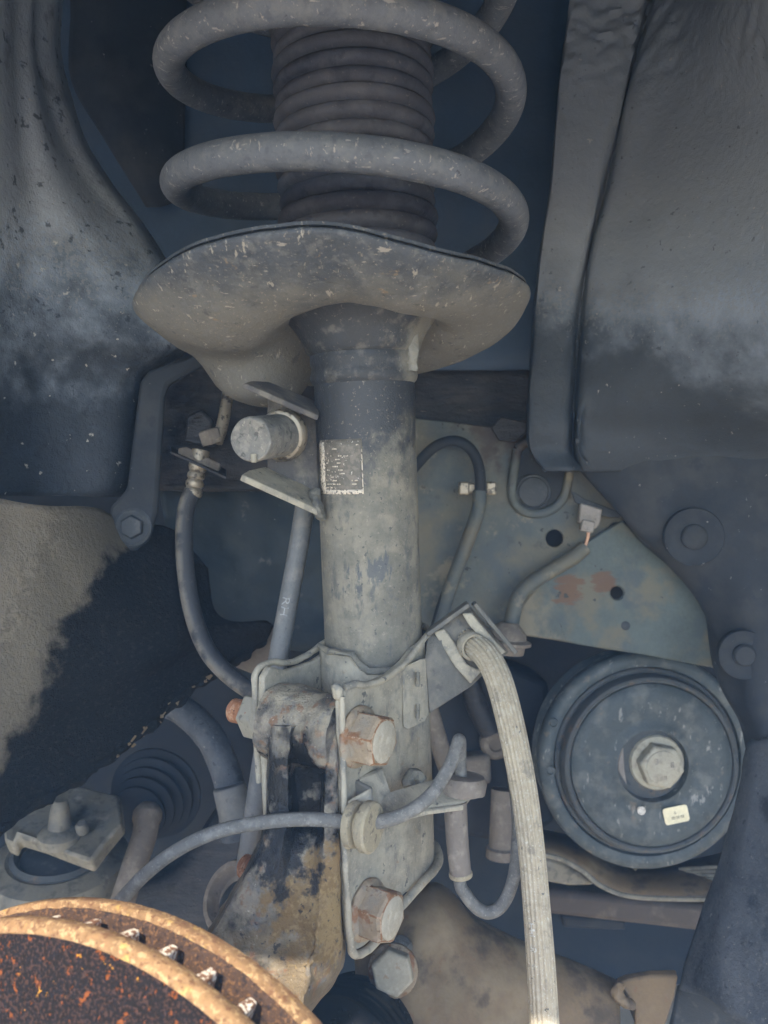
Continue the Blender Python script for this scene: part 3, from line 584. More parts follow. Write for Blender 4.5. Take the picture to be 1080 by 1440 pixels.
# sleeve round the tube, with rolled lips at top and bottom
prof_s = [(27.2, SP(937)), (28.2, SP(941)), (28.2, SP(1216)), (27.5, SP(1218))]
b = MB().lathe(A0, U, prof_s, 72); b.build('clamp_sleeve', M['bracket'], st)
def rim_pts(r_, s0): return [K(r_ * math.cos(R(a)), r_ * math.sin(R(a)), s0) for a in (-75, -50, -25, -8)]
lip = rim_pts(29.2, -70.5) + [K(29.6, 6, -73.5), K(29.6, 15, -77.5), K(29.2, 30, -80.8), K(28.8, 46, -80.5), K(28, 58, -77.5), K(27, 64, -77)]
b = MB().tube(lip, 1.6, 10).jitter(.4, 8); b.build('rolled_lip', M['bracket'], st)
lip = rim_pts(30.5, -192) + [K(30.6, 6, -192.5), K(30.4, 20, -193.5), K(30, 32, -195), K(29.4, 40, -197), K(29, 46, -200), K(28.6, 54, -201.5), K(28.4, 62, -200), K(28.2, 67.3, -196), K(28.2, 69.2, -188), K(28.2, 69.8, -170), K(28, 70.2, -150), K(27.4, 70, -138)]
b = MB().tube(lip, lambda t: 2.6 - 1.2 * t, 12).jitter(.3, 8); b.build('rolled_lip', M['bracket'], st)
lip = [K(28.2, 67.4, -80), K(28.4, 68.6, -95), K(28.6, 69.4, -120), K(28.2, 69.6, -135)]
b = MB().tube(lip, 1.4, 10); b.build('rolled_lip', M['bracket'], st)
lip = [K(-20, 5, -72), K(-21, 22, -76), K(-21, 40, -78), K(-21, 58, -74), K(-21.4, 66, -76), K(-21.4, 68, -84), K(-21.4, 68.6, -110), K(-21.2, 68.4, -128)]
b = MB().tube(lip, 1.6, 10).jitter(.5, 9); b.build('rolled_lip', M['bracket'], st)
# front web with a stepped upper edge between the ears
web = []
for i in range(13):
    f = i / 12; bv = -18 + 42 * f; e = 27.2 * math.sqrt(max(.12, 1 - (bv / 29) ** 2)) + 1.5
    top = -74.5 if f < .62 else (-74.5 - 8 * min(1, (f - .62) / .08))
    web.append((bv, e, top))
b = MB().grid([[K(bv, e, t_) for bv, e, t_ in web], [K(bv, e + .6, t_ - 12) for bv, e, t_ in web], [K(bv, e + .6, -190) for bv, e, t_ in web]]); b.build('front_web', M['bracket'], st, solid=3, ang=30)
b = MB().tube([K(bv, e + .5, t_ + .5) for bv, e, t_ in web], 1.5, 8, sp=False).jitter(.9, 5); b.build('weld_bead', M['strut'], st)
# small bent ear tip at the top of the front edge
b = MB().prism([K(23.5, 65, -82), K(28.5, 65, -82), K(29, 66, -77), K(27, 67, -74), K(23, 66, -75)], EE * 3.5); b.jitter(.8, 7); b.build('ear_tip', M['bracket'], st, bevel=1.5)

# stabiliser link bracket on the left
def slab(pts, ex, nm, m, par, bevel=.6): return MB().prism(pts, ex).build(nm, m, par, bevel=bevel)
M['linkbr'] = mat('grimy_link_bracket', (.085, .08, .078), [dict(c=(.19, .17, .14), s=80, lo=.45, hi=.68, f=.85), dict(c=(.3, .27, .22), s=420, lo=.62, hi=.7, f=.6)], rough=.65, bumps=((500, .5),))
slab([P(340, 546, 362), P(352, 543, 372), P(374, 544, 388), P(446, 573, 398), P(446, 592, 380)], V(1.1, 0, 2.7), 'link_bracket_flange', M['linkbr'], st)
slab([P(340, 667, 362), P(350, 661, 372), P(373, 656, 388), P(446, 690, 398), P(449, 717, 378)], V(-1.1, 0, -2.9), 'link_bracket_flange', M['bracket'], st)
slab([P(376, 548, 392), P(452, 580, 398), P(452, 716, 396), P(376, 668, 392)], V(0, 3, 0), 'link_bracket_web', M['linkbr'], st)
b = MB().tube([P(442, 690, 386), P(447, 716, 380), P(452, 728, 384)], 2.8, 8).jitter(1, 5); b.build('weld_bead', M['strut'], st)

# brake hose bracket on the right
hb = MB()
tab = [A(SP(922), 23, 17), A(SP(918), 27, 8), A(SP(918), 31, 0)]
hb.prism([P(566, 938, 378), P(590, 928, 384), P(601, 926, 390), P(603, 1004, 392), P(598, 1014, 386), P(574, 1026, 378), P(567, 1022, 377)], V(0, 2.5, 0))
hb.build('hose_bracket_foot', M['bracket'], st, bevel=.8)
for y0 in (955, 1000):
    b = MB().tube([P(588, y0 - 10, 380.5), P(587.5, y0, 380), P(587, y0 + 10, 380)], 1.0, 8); b.build('pressed_slot', M['strut'], st)
M['bracketd'] = mat('grey_bracket_plate', (.10, .098, .088), [dict(c=(.18, .165, .135), s=70, lo=.45, hi=.68, f=.8, d=9), dict(c=(.05, .052, .052), s=120, lo=.58, hi=.68, f=.6, d=9)], rough=.75, bumps=((900, .3),))
hp = [P(598, 926, 388), P(601, 892, 400), P(660, 852, 402), P(716, 917, 400), P(662, 966, 398), P(604, 1004, 390)]
b = MB().prism(hp, V(0, 2.6, 0)); b.build('hose_bracket_plate', M['bracketd'], st, bevel=.7)
lipw = [P(600, 890, 401), P(658, 848, 403), P(664, 847, 403), P(721, 915, 401)]
b = MB()
for p, q in ((lipw[0], lipw[1]), (lipw[2], lipw[3])):
    d_ = (q - p).normalized(); n_ = d_.cross(V(0, 1, 0)).normalized() * 1.6
    b.prism([p - n_ * .5, q - n_ * .5, q + n_, p + n_], V(0, -10, 0))
b.build('bracket_lip', M['bracketd'], st, bevel=.6)
# spring clip with its arms and collar
hc = MB()
hc.prism([P(610, 889, 394), P(625, 884, 394), P(640, 905, 393), P(656, 934, 392), P(672, 942, 392), P(684, 937, 391), P(662, 962, 391), P(640, 938, 392)], V(0, 2.5, 0))
hc.prism([P(650, 863, 394), P(664, 862, 394), P(676, 878, 393), P(700, 905, 392), P(712, 917, 392), P(698, 925, 391), P(684, 905, 392), P(660, 880, 393)], V(0, 2.5, 0))
hc.build('hose_clip', M['bracket'], st, bevel=.7)
b = MB().lathe(P(661, 906, 396), V(.25, -1, -.1), [(7.2, 0), (7.2, 6), (6.6, 7), (5.6, 6.5), (5.4, 0)], 28); b.build('hose_ferrule', M['bracket'], st)

# sensor wire bracket: z shaped foot on the ear and an arm reaching right
wb = thing('sensor_wire_bracket', 'bent sheet bracket with a flat arm carrying the sensor wire, on the strut clamp', 'bracket', K(30, 45, -135))
ar = [P(520, 1141, 344), P(545, 1118, 352), P(570, 1108, 366), P(600, 1098, 378), P(630, 1090, 384), P(655, 1090, 388), P(663, 1100, 384), P(662, 1115, 376), P(652, 1127, 368), P(600, 1134, 358), P(540, 1150, 342)]
b = MB().prism(ar, V(0, 0, -4)); b.build('arm', M['bracket'], wb, bevel=1.2)
b = MB().prism([P(516, 1146, 341), P(541, 1152, 341), P(600, 1139, 356), P(652, 1132, 366), P(652, 1140, 366), P(600, 1147, 356), P(541, 1162, 341), P(516, 1160, 341)], V(0, 2.5, 0)); b.build('folded_edge', M['bracket'], wb, bevel=.8)
b = MB().prism([P(497, 1098, 346), P(540, 1080, 357), P(546, 1112, 355), P(556, 1125, 352), P(525, 1135, 345), P(524, 1112, 342)], V(-1, 2.5, 0)); b.build('foot', M['bracket'], wb, bevel=1)
b = MB().prism([P(482, 1131, 337), P(522, 1108, 341), P(527, 1150, 340), P(520, 1172, 339), P(490, 1196, 336), P(483, 1188, 336)], V(.5, 2.2, 0)); b.build('clip_plate', M['bracket'], wb, bevel=1)
b = MB().prism([P(497, 1098, 346), P(523, 1111, 341), P(524, 1116, 341), P(497, 1126, 347)], V(0, 1.5, 1)); b.build('gusset', M['bracketd'], wb, bevel=.5)
b = MB().lathe(P(650, 1108, 376), V(0.06, .05, 1), [(11, -2), (11.6, 3), (10.6, 5.5), (7, 6.5), (5.5, 6.2)], 28).jitter(.6, 9); b.build('wire_seat', M['sleeve'], wb)
b = MB().tube([P(656, 1112, 372), P(667, 1110, 371), P(673, 1110, 371)], lambda t: 2.4 if t < .7 else 2.6, 10); b.build('locking_pin', M['bracket'], wb)
b = MB().tube([P(575, 1108, 372), P(574, 1098, 374), P(580, 1090, 376), P(588, 1092, 378), P(592, 1100, 378)], 3.2, 10).jitter(1.0, 6); b.build('weld_nub', M['strut'], wb)

# ------------------------------------------------------------------ clamp bolts
def clamp_bolt(s_, e_, tw, label):
    t = thing('clamp_bolt', label, 'bolt', K(30, e_, s_), 'clamp bolts through the strut bracket')
    o = K(27.9, e_, s_)
    b = MB().lathe(o, BB, [(13.4, 0), (13.8, 1.2), (13.2, 2.4), (11, 3.4)], 48).jitter(.25, 6); b.build('flange', M['rust'], t)
    b = MB().hexa(o + BB * 2.6, BB, 12.0, 12, tw, 1.6); b.build('hex_head', M['rust'], t, bevel=.45, ang=25, bmat=M['edgerust'])
    b = MB().lathe(o + BB * 14.0, BB, [(9.4, -.2), (9.3, .4), (8.8, .8), (2, .85)], 40); b.build('head_face', M['boltdust'], t)
    b = MB().lathe(K(-47, e_, s_), BB, [(4.5, 0), (5.6, 1.2)] + [(5.9 - .55 * (i % 2), 1.5 + i * .75) for i in range(26)] + [(5.8, 22), (5.8, 74)], 24); b.build('threaded_shank', M['thread'], t)
    b = MB().hexa(K(-24, e_, s_), -BB, 11.4, 11, tw + .3, 1.2); b.build('nut', M['nut'], t, bevel=.5, ang=25)
    b = MB().lathe(K(-25, e_, s_), BB, [(12.3, 0), (12.8, 2), (12.8, 4)], 32); b.build('nut_flange', M['nut'], t)
    return t
clamp_bolt(-101, 57.5, .25, 'upper rusty hex bolt clamping the strut bracket, beside the hose bracket foot')
clamp_bolt(-182, 56.0, .12, 'lower rusty hex bolt near the bottom corner of the strut bracket')

# ------------------------------------------------------------------ steering knuckle
kn = thing('steering_knuckle', 'oily rusty cast iron knuckle arm clamped between the strut bracket plates', 'knuckle', P(400, 1500, 330))
b = MB()
lv = [(1020, [(374, 390), (381, 345), (410, 341), (416, 342), (450, 340), (455, 339), (476, 339), (487, 376)]),
      (1050, [(373, 390), (379, 343), (407, 338), (413, 350), (452, 350), (456, 336), (476, 336), (488, 375)]),
      (1100, [(371, 388), (377, 342), (405, 337), (414, 358), (452, 358), (457, 334), (475, 335), (486, 375)]),
      (1145, [(372, 385), (376, 340), (407, 336), (420, 354), (449, 352), (456, 333), (476, 334), (485, 375)]),
      (1185, [(362, 380), (366, 338), (398, 333), (413, 340), (444, 340), (455, 332), (477, 334), (484, 372)]),
      (1235, [(334, 370), (344, 333), (390, 329), (410, 333), (436, 333), (452, 330), (478, 335), (483, 368)]),
      (1290, [(300, 365), (311, 330), (365, 326), (396, 329), (424, 329), (447, 326), (479, 336), (484, 365)]),
      (1350, [(268, 360), (282, 326), (350, 322), (385, 325), (414, 325), (437, 322), (480, 337), (486, 362)]),
      (1385, [(262, 356), (280, 323), (352, 319), (383, 322), (408, 322), (430, 319), (462, 335), (470, 360)]),
      (1415, [(262, 356), (280, 322), (352, 318), (380, 321), (402, 321), (423, 318), (436, 332), (446, 358)]),
      (1460, [(270, 356), (285, 322), (350, 317), (372, 321), (388, 321), (402, 318), (412, 330), (420, 356)]),
      (1520, [(290, 356), (300, 322), (350, 317), (362, 321), (372, 321), (383, 318), (390, 330), (396, 356)])]
lev = []
for y, pts in lv:
    ps = [P(x, y, d) for x, d in pts]
    dense = []
    for i in range(len(ps) - 1):
        for k in range(4): dense.append(ps[i].lerp(ps[i + 1], k / 4))
    dense += [ps[-1]] + [ps[-1].lerp(ps[0], k / 8) for k in range(1, 8)]
    lev.append(dense)
rows2 = [spline([l[i] for l in lev], 70) for i in range(len(lev[0]))]
b.rings([[rows2[i][k] for i in range(len(rows2))] for k in range(71)])
for _ in range(1):               # soften
    nb = {}
    for f in b.f:
        if len(f) > 4: continue
        for i in range(len(f)): nb.setdefault(f[i], set()).update((f[i - 1], f[(i + 1) % len(f)]))
    b.v = [p * .5 + sum((b.v[j] for j in nb[i]), V(0, 0, 0)) / len(nb[i]) * .5 if i in nb else p for i, p in enumerate(b.v)]
b.jitter(.7, 7)
b.build('arm', M['iron'], kn, ang=45)
b = MB().lathe(K(-16.6, 59, -101), BB, [(16.5, 0)] + [(18.2 - 1.6 * math.exp(-((h - 24) / 8.0) ** 2), h) for h in range(1, 40, 2)] + [(17, 40.5)], 64).jitter(1.0, 8)
b.build('upper_boss', M['iron'], kn)
b = MB().lathe(K(-16.6, 56, -182), BB, [(15, 0), (15.5, 20), (15, 40)], 32).jitter(.8, 8); b.build('lower_boss', M['iron'], kn)
b = MB().tube([P(449, 1288, 326), P(446, 1310, 324), P(440, 1345, 322), P(432, 1380, 320), P(424, 1412, 319)], .9, 8).jitter(1.2, 5); b.build('casting_seam', M['iron'], kn)

# ------------------------------------------------------------------ brake rotor
NV = V(-.384, -1, .203).normalized(); RC = V(-98.1, 249.2, -274.3)
O_R = RC
M['rim'] = mat('rusty_rotor_rim', (.25, .145, .065), [dict(c=(.44, .29, .14), s=420, lo=.5, hi=.6, f=.85, d=9), dict(c=(.14, .065, .03), s=520, lo=.54, hi=.62, f=.85, d=9), dict(c=(.17, .08, .035), s=90, lo=.49, hi=.66, f=.7, d=9), dict(c=(.6, .4, .1), s=130, lo=.6, hi=.7, f=.5, d=9)], rough=.88, bumps=((900, .8), (2400, .8)), vary=.5)
M['face'] = mat('pitted_rusty_friction_face', (.008, .006, .0062), [
    dict(c=(.042, .022, .017), s=1000, lo=.52, hi=.58, d=2, f=.9, h=.2), dict(c=(.17, .05, .014), s=300, lo=.6, hi=.64, d=5, f=.9, h=.4), dict(c=(.42, .2, .03), s=210, lo=.655, hi=.675, d=5, f=.95, h=.8)], rough=.7, spec=.12, bumps=((1300, .6),))
M['vent'] = mat('deep_rust_vent', (.055, .03, .018), [dict(c=(.14, .07, .03), s=800, lo=.52, hi=.62), dict(c=(.02, .012, .01), s=500, lo=.54, hi=.64)], rough=.9, bumps=((900, 1.2),))
M['vane'] = mat('rusty_vane_glint', (.2, .1, .055), [dict(c=(.8, .74, .62), s=520, lo=.48, hi=.56, d=4, f=.95, r=.25)], rough=.55, bumps=((900, .6),))  # pale patches paint sun glints on the rusty vane ends
ro = thing('brake_rotor', 'rusty orange vented brake disc at the lower left corner', 'brake disc', O_R)
T1 = 5.0; T2 = 29.0
b = MB().lathe(RC, NV, [(95, -3.0), (128, -3.0), (137, -1.6), (139.6, -1.2), (140, -.5), (140, T1 - .9), (139.6, T1 - .4), (138.6, T1), (96, T1)], 600).jitter(.12, 1.0, 5); b.build('inboard_disc', M['rim'], ro, ang=50)
b = MB().lathe(RC, NV, [(96, 22), (138.4, 22), (139.4, 22.3), (139.9, 22.8), (140, 26.6), (139.6, 27.3), (138.2, T2 - .1), (136.6, T2 + .2), (136.0, T2 - .5)], 600).jitter(.12, 1.0, 5); b.build('outboard_disc', M['rim'], ro, ang=50)
b = MB().lathe(RC, NV, [(136.1, T2 - 2), (136.1, T2 - .4), (135.6, T2 - .1), (118, T2), (100, T2), (88, T2)], 200); b.build('friction_face', M['face'], ro)
b = MB().lathe(RC, NV, [(80, T1 - .5), (127, T1 - .5), (128, 14), (127, 22), (80, 22)], 96); b.build('vent_core', M['vent'], ro)
b = MB().lathe(RC, NV, [(120, T1 - 1), (120, T1 + .8), (136.8, T1 + .8), (138.6, T1 - .6)], 240).jitter(.3, 2); b.build('vent_wall', M['vent'], ro)
b = MB().lathe(RC, NV, [(20, 4), (88, 4), (88, 46), (78, 52), (32, 52), (32, 10)], 96); b.build('hat', M['rim'], ro)
upn = (V(0, 0, 1) - NV * NV.z).normalized(); rtn = NV.cross(upn)
for k in range(54):
    a = 2 * math.pi * (k + .3) / 54
    rd = upn * math.cos(a) + rtn * math.sin(a); tg = rd.cross(NV)
    b = MB()
    nseg = 5; rr_ = []
    for i in range(nseg):
        c = RC + rd * (112 + i * (137.0 - 112) / (nseg - 1)) + NV * 14.5; w = 2.2 if i < nseg - 1 else 1.5
        rr_.append([c + tg * (-w) - NV * 4.5, c + tg * w - NV * 4.5, c + tg * w * 1.5 + NV * 7.5, c - tg * w * 1.5 + NV * 7.5])
    b.rings(rr_); b.build('vane', M['vane'] , ro, bevel=.6)

# ------------------------------------------------------------------ spring and boot
q_keys = [(-5, 270), (-4, 265), (-3, 251), (-2, 247), (-1, 228), (0, 209), (1, 196.5), (2, 190), (3, 173), (4, 155), (5, 141.5), (6, 131), (7, 116), (7.5, 109)]
qs = spline([V(q, h, 0) for q, h in q_keys], 400)
pts = []
for q in qs:
    a = R(180 - 90 * q.x); pts.append(A(q.y, -5.5 - (7 if q.x > 6.5 else 0) * 0) + RR * (81.5 * math.cos(a)) + TT * (81.5 * math.sin(a)))
b = MB().tube(pts, lambda t: 7.3 if t < .985 else 7.3 - (t - .985) / .015 * 2, 26, sp=False)
tag(b.build('coil_spring', M['spring'], None), 'thick grey coil spring with scratched coating standing on the spring seat', 'coil spring')
prof_b = []; s_ = SP(420); k = 0
while s_ < 300:
    p_ = 8.6 - (s_ - 90) * .012
    for f, dr in ((0, -2.6), (.1, -1.2), (.25, .2), (.5, .9), (.75, .5), (.92, -.6)): prof_b.append((38.2 + dr + (.7 * math.sin(k * 2.1)), s_ + p_ * f))
    s_ += p_; k += 1
b = MB().lathe(A0, U, prof_b, 72); tag(b.build('dust_boot', M['boot'], None, ang=55), 'black ribbed rubber bellows inside the coil spring', 'rubber boot')

# ------------------------------------------------------------------ brake hose (front, ribbed)
bh = thing('brake_hose', 'thick dusty ribbed hose curving down from the bracket in front of the pulley', 'hose', P(765, 1440, 345))
hpth = [P(652, 899, 404), P(664, 906, 396), P(682, 920, 387), P(697, 945, 381), P(710, 985, 376), P(725, 1050, 370), P(738, 1120, 365), P(748, 1200, 360), P(755, 1280, 356), P(761, 1360, 352), P(766, 1450, 348), P(772, 1560, 344)]
b = MB().tube(hpth, lambda t: 6.0 + .25 * math.sin(t * 9), 144, seg=160, rib=(18, .42)); b.build('hose', M['hose'], bh, ang=80)

# ------------------------------------------------------------------ text helper
def text_mesh(s):
    c = bpy.data.curves.new('lettering', 'FONT'); c.body = s; c.size = 1; c.align_x = 'CENTER'; c.align_y = 'CENTER'
    o = bpy.data.objects.new('lettering', c); COL.objects.link(o)
    dg = bpy.context.evaluated_depsgraph_get(); me = bpy.data.meshes.new_from_object(o.evaluated_get(dg))
    v = [p.co.copy() for p in me.vertices]; f = [tuple(p.vertices) for p in me.polygons]
    bpy.data.objects.remove(o); bpy.data.curves.remove(c); bpy.data.meshes.remove(me)
    return v, f
def lettering(s, fn, m, parent, name='lettering'):
    v, f = text_mesh(s); b = MB().add([fn(p.x, p.y) for p in v], f); return b.build(name, m, parent, solid=.08, off=0)
# faded marks down the left flank of the hose
M['hosemark'] = mat('worn_hose_mark', (.5, .48, .42), [dict(c=(.24, .21, .16), s=1200, lo=.48, hi=.56)], rough=.85, bumps=())
hs = spline(hpth, 160)
for ch, y in (('H', 1296), ('H', 1306), ('8', 1327), ('1', 1354)):
    i = min(range(161), key=lambda k: abs((720 - hs[k].z / hs[k].y * F) - y)); T_ = (hs[i + 1] - hs[i]).normalized(); C_ = hs[i]
    X_ = V(1, 0, 0) - T_ * T_.x; X_.normalize(); Z_ = T_.cross(X_).normalized()
    if Z_.y > 0: Z_ = -Z_
    def fn(x, y_, C_=C_, T_=T_, X_=X_, Z_=Z_):
        a = -.62 + y_ * 4.2 / 6.3 * -1; return C_ + X_ * (6.42 * math.sin(a)) + Z_ * (6.42 * math.cos(a)) + T_ * (x * 5)
    lettering(ch, fn, M['hosemark'], bh)

# ------------------------------------------------------------------ sensor wire
sw = thing('wheel_sensor_wire', 'thin grey sensor wire arching from the rotor across the strut clamp', 'wire', P(480, 1160, 338))
wp = [P(120, 1320, 345), P(170, 1266, 343), P(205, 1229, 341), P(250, 1195, 339), P(310, 1168, 337), P(380, 1155, 335), P(440, 1152, 334), P(490, 1156, 334), P(530, 1156, 334), P(570, 1144, 336), P(604, 1120, 342), P(628, 1085, 350), P(641, 1055, 357), P(645, 1041, 362), P(647, 1046, 368), P(647, 1072, 374), P(648, 1105, 375), P(644, 1150, 372), P(646, 1235, 368), P(655, 1258, 368), P(672, 1278, 369), P(690, 1283, 370), P(708, 1270, 372), P(722, 1235, 375), P(728, 1180, 380), P(726, 1130, 388), P(720, 1080, 400), P(716, 1030, 420)]
b = MB().tube(wp, 3.0, 16, seg=260); b.build('wire', M['wire'], sw)
ga = (P(530, 1156, 334) - P(490, 1156, 334.5)).normalized() + V(0, -.45, 0)
b = MB().lathe(P(493, 1158, 335.5), ga, [(9.2, 0), (9.6, 1), (9.6, 3.4), (8.4, 4), (6.6, 4.1), (6.6, 6.4), (10, 6.6), (10.6, 7.4), (10.6, 10.4), (9.8, 11.2), (4, 11.6)], 36); b.build('grommet', M['grom'], sw)
b = MB().prism([P(484, 1180, 334), P(506, 1170, 334), P(514, 1174, 335), P(512, 1183, 336), P(488, 1197, 335), P(482, 1192, 335)], V(0, 3, 0)); b.build('grommet_tail', M['grom'], sw, bevel=1)
b = MB().tube([P(640, 1128, 371), P(643, 1180, 369), P(647, 1222, 368), P(648, 1232, 368)], lambda t: 5.6 - .6 * t if t < .9 else 5.2, 20); b.build('sleeve', M['sleeve'], sw)
b = MB().tube([P(647.5, 1226, 368), P(648.2, 1233, 368)], 5.6, 20, sp=False); b.build('sleeve_collar', M['grom'], sw, bevel=.6)

# ------------------------------------------------------------------ stabiliser link
sl = thing('stabiliser_link', 'grey stabiliser link rod running down behind the strut with a round joint on top', 'link rod', P(345, 1230, 425))
M['joint'] = mat('grimy_joint', (.17, .165, .15), [dict(c=(.26, .245, .21), s=160, lo=.46, hi=.64, f=.8, d=10), dict(c=(.07, .068, .062), s=240, lo=.56, hi=.66, f=.8, d=9), dict(c=(.38, .35, .3), s=600, lo=.6, hi=.67, f=.7)], rough=.7, bumps=((700, .7),), vary=.4)
jd_ = (P(352, 618, 352) - P(404, 611, 392)).normalized(); jo = P(404, 611, 392)
L_ = (P(352, 618, 352) - jo).length
b = MB().lathe(jo, jd_, [(10.4, 8), (10.6, 14), (10.2, L_ - 8), (10.4, L_ - 2), (9.8, L_ - .3), (9.2, L_), (8.6, L_ - .4), (2, L_ - .2)], 40).jitter(.25, 7); b.build('joint_housing', M['joint'], sl)
b = MB().lathe(jo, jd_, [(11.6, 2), (12.6, 4), (12.8, 7), (12.0, 9.5), (11, 10)], 40).jitter(.4, 6); b.build('joint_flange', M['metal'], sl)
b = MB().lathe(P(357, 648, 352), V(0, 0, -1), [(1.4, -3), (1.4, 0), (1.1, .8)], 10); b.build('housing_nib', M['bracket'], sl)
rp = [P(434, 680, 432), P(418, 780, 431), P(390, 935, 429), P(345, 1225, 426)]
M['rod'] = mat('grey_link_rod', (.145, .15, .15), [dict(c=(.22, .21, .19), s=120, lo=.48, hi=.7, f=.7), dict(c=(.07, .075, .08), s=220, lo=.6, hi=.7, f=.6)], rough=.6)
b = MB().tube(rp, 5.5, 24, seg=30); b.build('rod', M['rod'], sl)
rc_ = P(404, 852, 430); ra = (rp[3] - rp[0]).normalized(); rx = (V(1, 0, 0) - ra * ra.x).normalized(); rz = ra.cross(rx)
if rz.y > 0: rz = -rz
def fn(x, y):                    # reads downward, tops of the letters to the right
    a = y * 6.2 / 5.6 - .15; return rc_ + ra * (x * 8.5) + rx * (5.6 * math.sin(a)) + rz * (5.6 * math.cos(a))
lettering('RH', fn, M['markgrey'], sl)

# ------------------------------------------------------------------ rubber brake hose on the left with its crimp and bracket
lb = thing('rear_brake_hose', 'black rubber brake hose with crimped fitting hanging left of the strut', 'hose', P(300, 930, 440))
M['lhose'] = mat('half_dusty_black_hose', (.035, .036, .04), [dict(c=(.17, .155, .13), s=90, lo=.35, hi=.55, f=.9, up=(-1, -.1, .1), ulo=.0, uhi=.5), dict(c=(.09, .085, .08), s=260, lo=.55, hi=.7, f=.6)], rough=.6)
b = MB().tube([P(271, 690, 462), P(262, 715, 460), P(259, 755, 458), P(262, 810, 454), P(272, 865, 450), P(292, 915, 446), P(325, 952, 442), P(362, 976, 436), P(395, 990, 430)], 5.1, 24); b.build('hose', M['lhose'], lb)
fd = (P(270, 700, 462) - P(279, 652, 464)).normalized()
b = MB().lathe(P(279, 652, 464), fd, [(3, -8), (5.2, -8), (5.4, 0), (5.5, 2), (5.0, 4), (4.2, 5), (5.2, 6.5), (5.2, 8.5), (4.3, 9.5), (5.4, 11.5), (5.2, 13.5), (4.4, 14.5), (5.6, 16.5), (5.4, 19), (4.8, 20)], 28); b.build('crimp_fitting', M['metal'], lb)
b = MB().prism([P(250, 630, 460), P(262, 628, 462), P(310, 652, 462), P(306, 664, 458), P(250, 640, 456)], V(0, 5, -1)); b.build('retaining_clip', M['sleeve'], lb, bevel=.8)
b = MB().prism([P(240, 634, 452), P(318, 670, 452), P(318, 660, 475), P(240, 628, 475)], V(0, 0, -1.6)); b.build('hose_bracket', M['oily'], lb, bevel=.4)
b = MB().tube([P(322, 540, 480), P(318, 570, 476), P(312, 600, 472), P(305, 622, 468)], 3.6, 16); b.build('brake_pipe', M['metal'], lb)
b = MB().hexa(P(300, 624, 470), V(-.3, -.2, 1), 7, 9); b.build('pipe_nut', M['sleeve'], lb, bevel=.5)
b = MB().prism([P(262, 585, 478), P(282, 574, 476), P(300, 590, 474), P(300, 628, 470), P(258, 622, 472)], V(0, 8, 0)).jitter(1, 8); b.build('pipe_block', M['oily'], lb, bevel=2)

# ------------------------------------------------------------------ brake pipe and conduit on the apron
bp = thing('coated_brake_pipe', 'black coated pipe bending over the apron behind the strut, held by a clip', 'pipe', P(620, 860, 545))
b = MB().tube([P(560, 690, 548), P(585, 655, 546), P(612, 628, 544), P(640, 620, 542), P(662, 632, 541), P(674, 660, 540), P(674, 700, 540), P(662, 750, 541), P(640, 805, 543), P(622, 850, 545), P(612, 885, 547)], 3.7, 18); b.build('pipe', M['cleanplastic'], bp)
b = MB().tube([P(675, 690, 540), P(672, 720, 540), P(655, 768, 541), P(632, 830, 544), P(618, 878, 546)], 4.9, 18); b.build('sheath', M['apron'], bp)
b = MB()
for x in (652, 690): b.box(P(x, 687, 541), V(3.6, 0, 0), V(0, 4, 0), V(0, 0, 4.5))
b.box(P(671, 686, 546), V(13, 0, 1), V(0, 2, 0), V(0, 0, 3.5)); b.build('pipe_clip', M['metal'], bp, bevel=1.2)
cn = thing('wire_conduit', 'dusty cable conduit curving across the apron into a rubber grommet', 'cable', P(720, 880, 540))
b = MB().tube([P(822, 770, 548), P(805, 785, 546), P(775, 802, 544), P(745, 822, 542), P(728, 842, 540), P(720, 872, 538), P(718, 890, 538)], 5.2, 18); b.build('conduit', M['apron'], cn)
b = MB().lathe(P(713, 902, 536), V(.1, 0, 1), [(12, -8), (12.5, -3), (16.5, -1.5), (16.5, .5), (13, 2), (12.5, 6), (9, 10), (6, 13)], 32); b.build('grommet', M['sleeve'], cn)
cp = thing('wiring_connector', 'small grey plug hanging from a dark slot in the apron with a bare copper lead', 'connector', P(826, 760, 545))
b = MB().prism([P(802, 690, 552), P(822, 702, 552), P(850, 712, 552), P(876, 722, 552), P(870, 728, 552), P(845, 726, 552), P(820, 714, 552), P(808, 706, 552)], V(0, -1.5, 0)); b.build('slot_edge', M['rubber'], cp, bevel=.5)
b = MB().prism([P(817, 707, 545), P(848, 716, 545), P(843, 738, 545), P(838, 744, 545), P(814, 735, 545)], V(0, 7, 0)); b.build('plug', M['hub'], cp, bevel=1.2)
b = MB().prism([P(820, 730, 542), P(838, 734, 542), P(834, 750, 542), P(816, 746, 542)], V(0, 6, 0)); b.build('lock_tab', M['hub'], cp, bevel=1)
b = MB().tube([P(828, 746, 545), P(826, 758, 546), P(821, 774, 547)], 1.2, 10); b.build('lead', mat('copper_lead', (.5, .3, .2), rough=.5, bumps=()), cp)

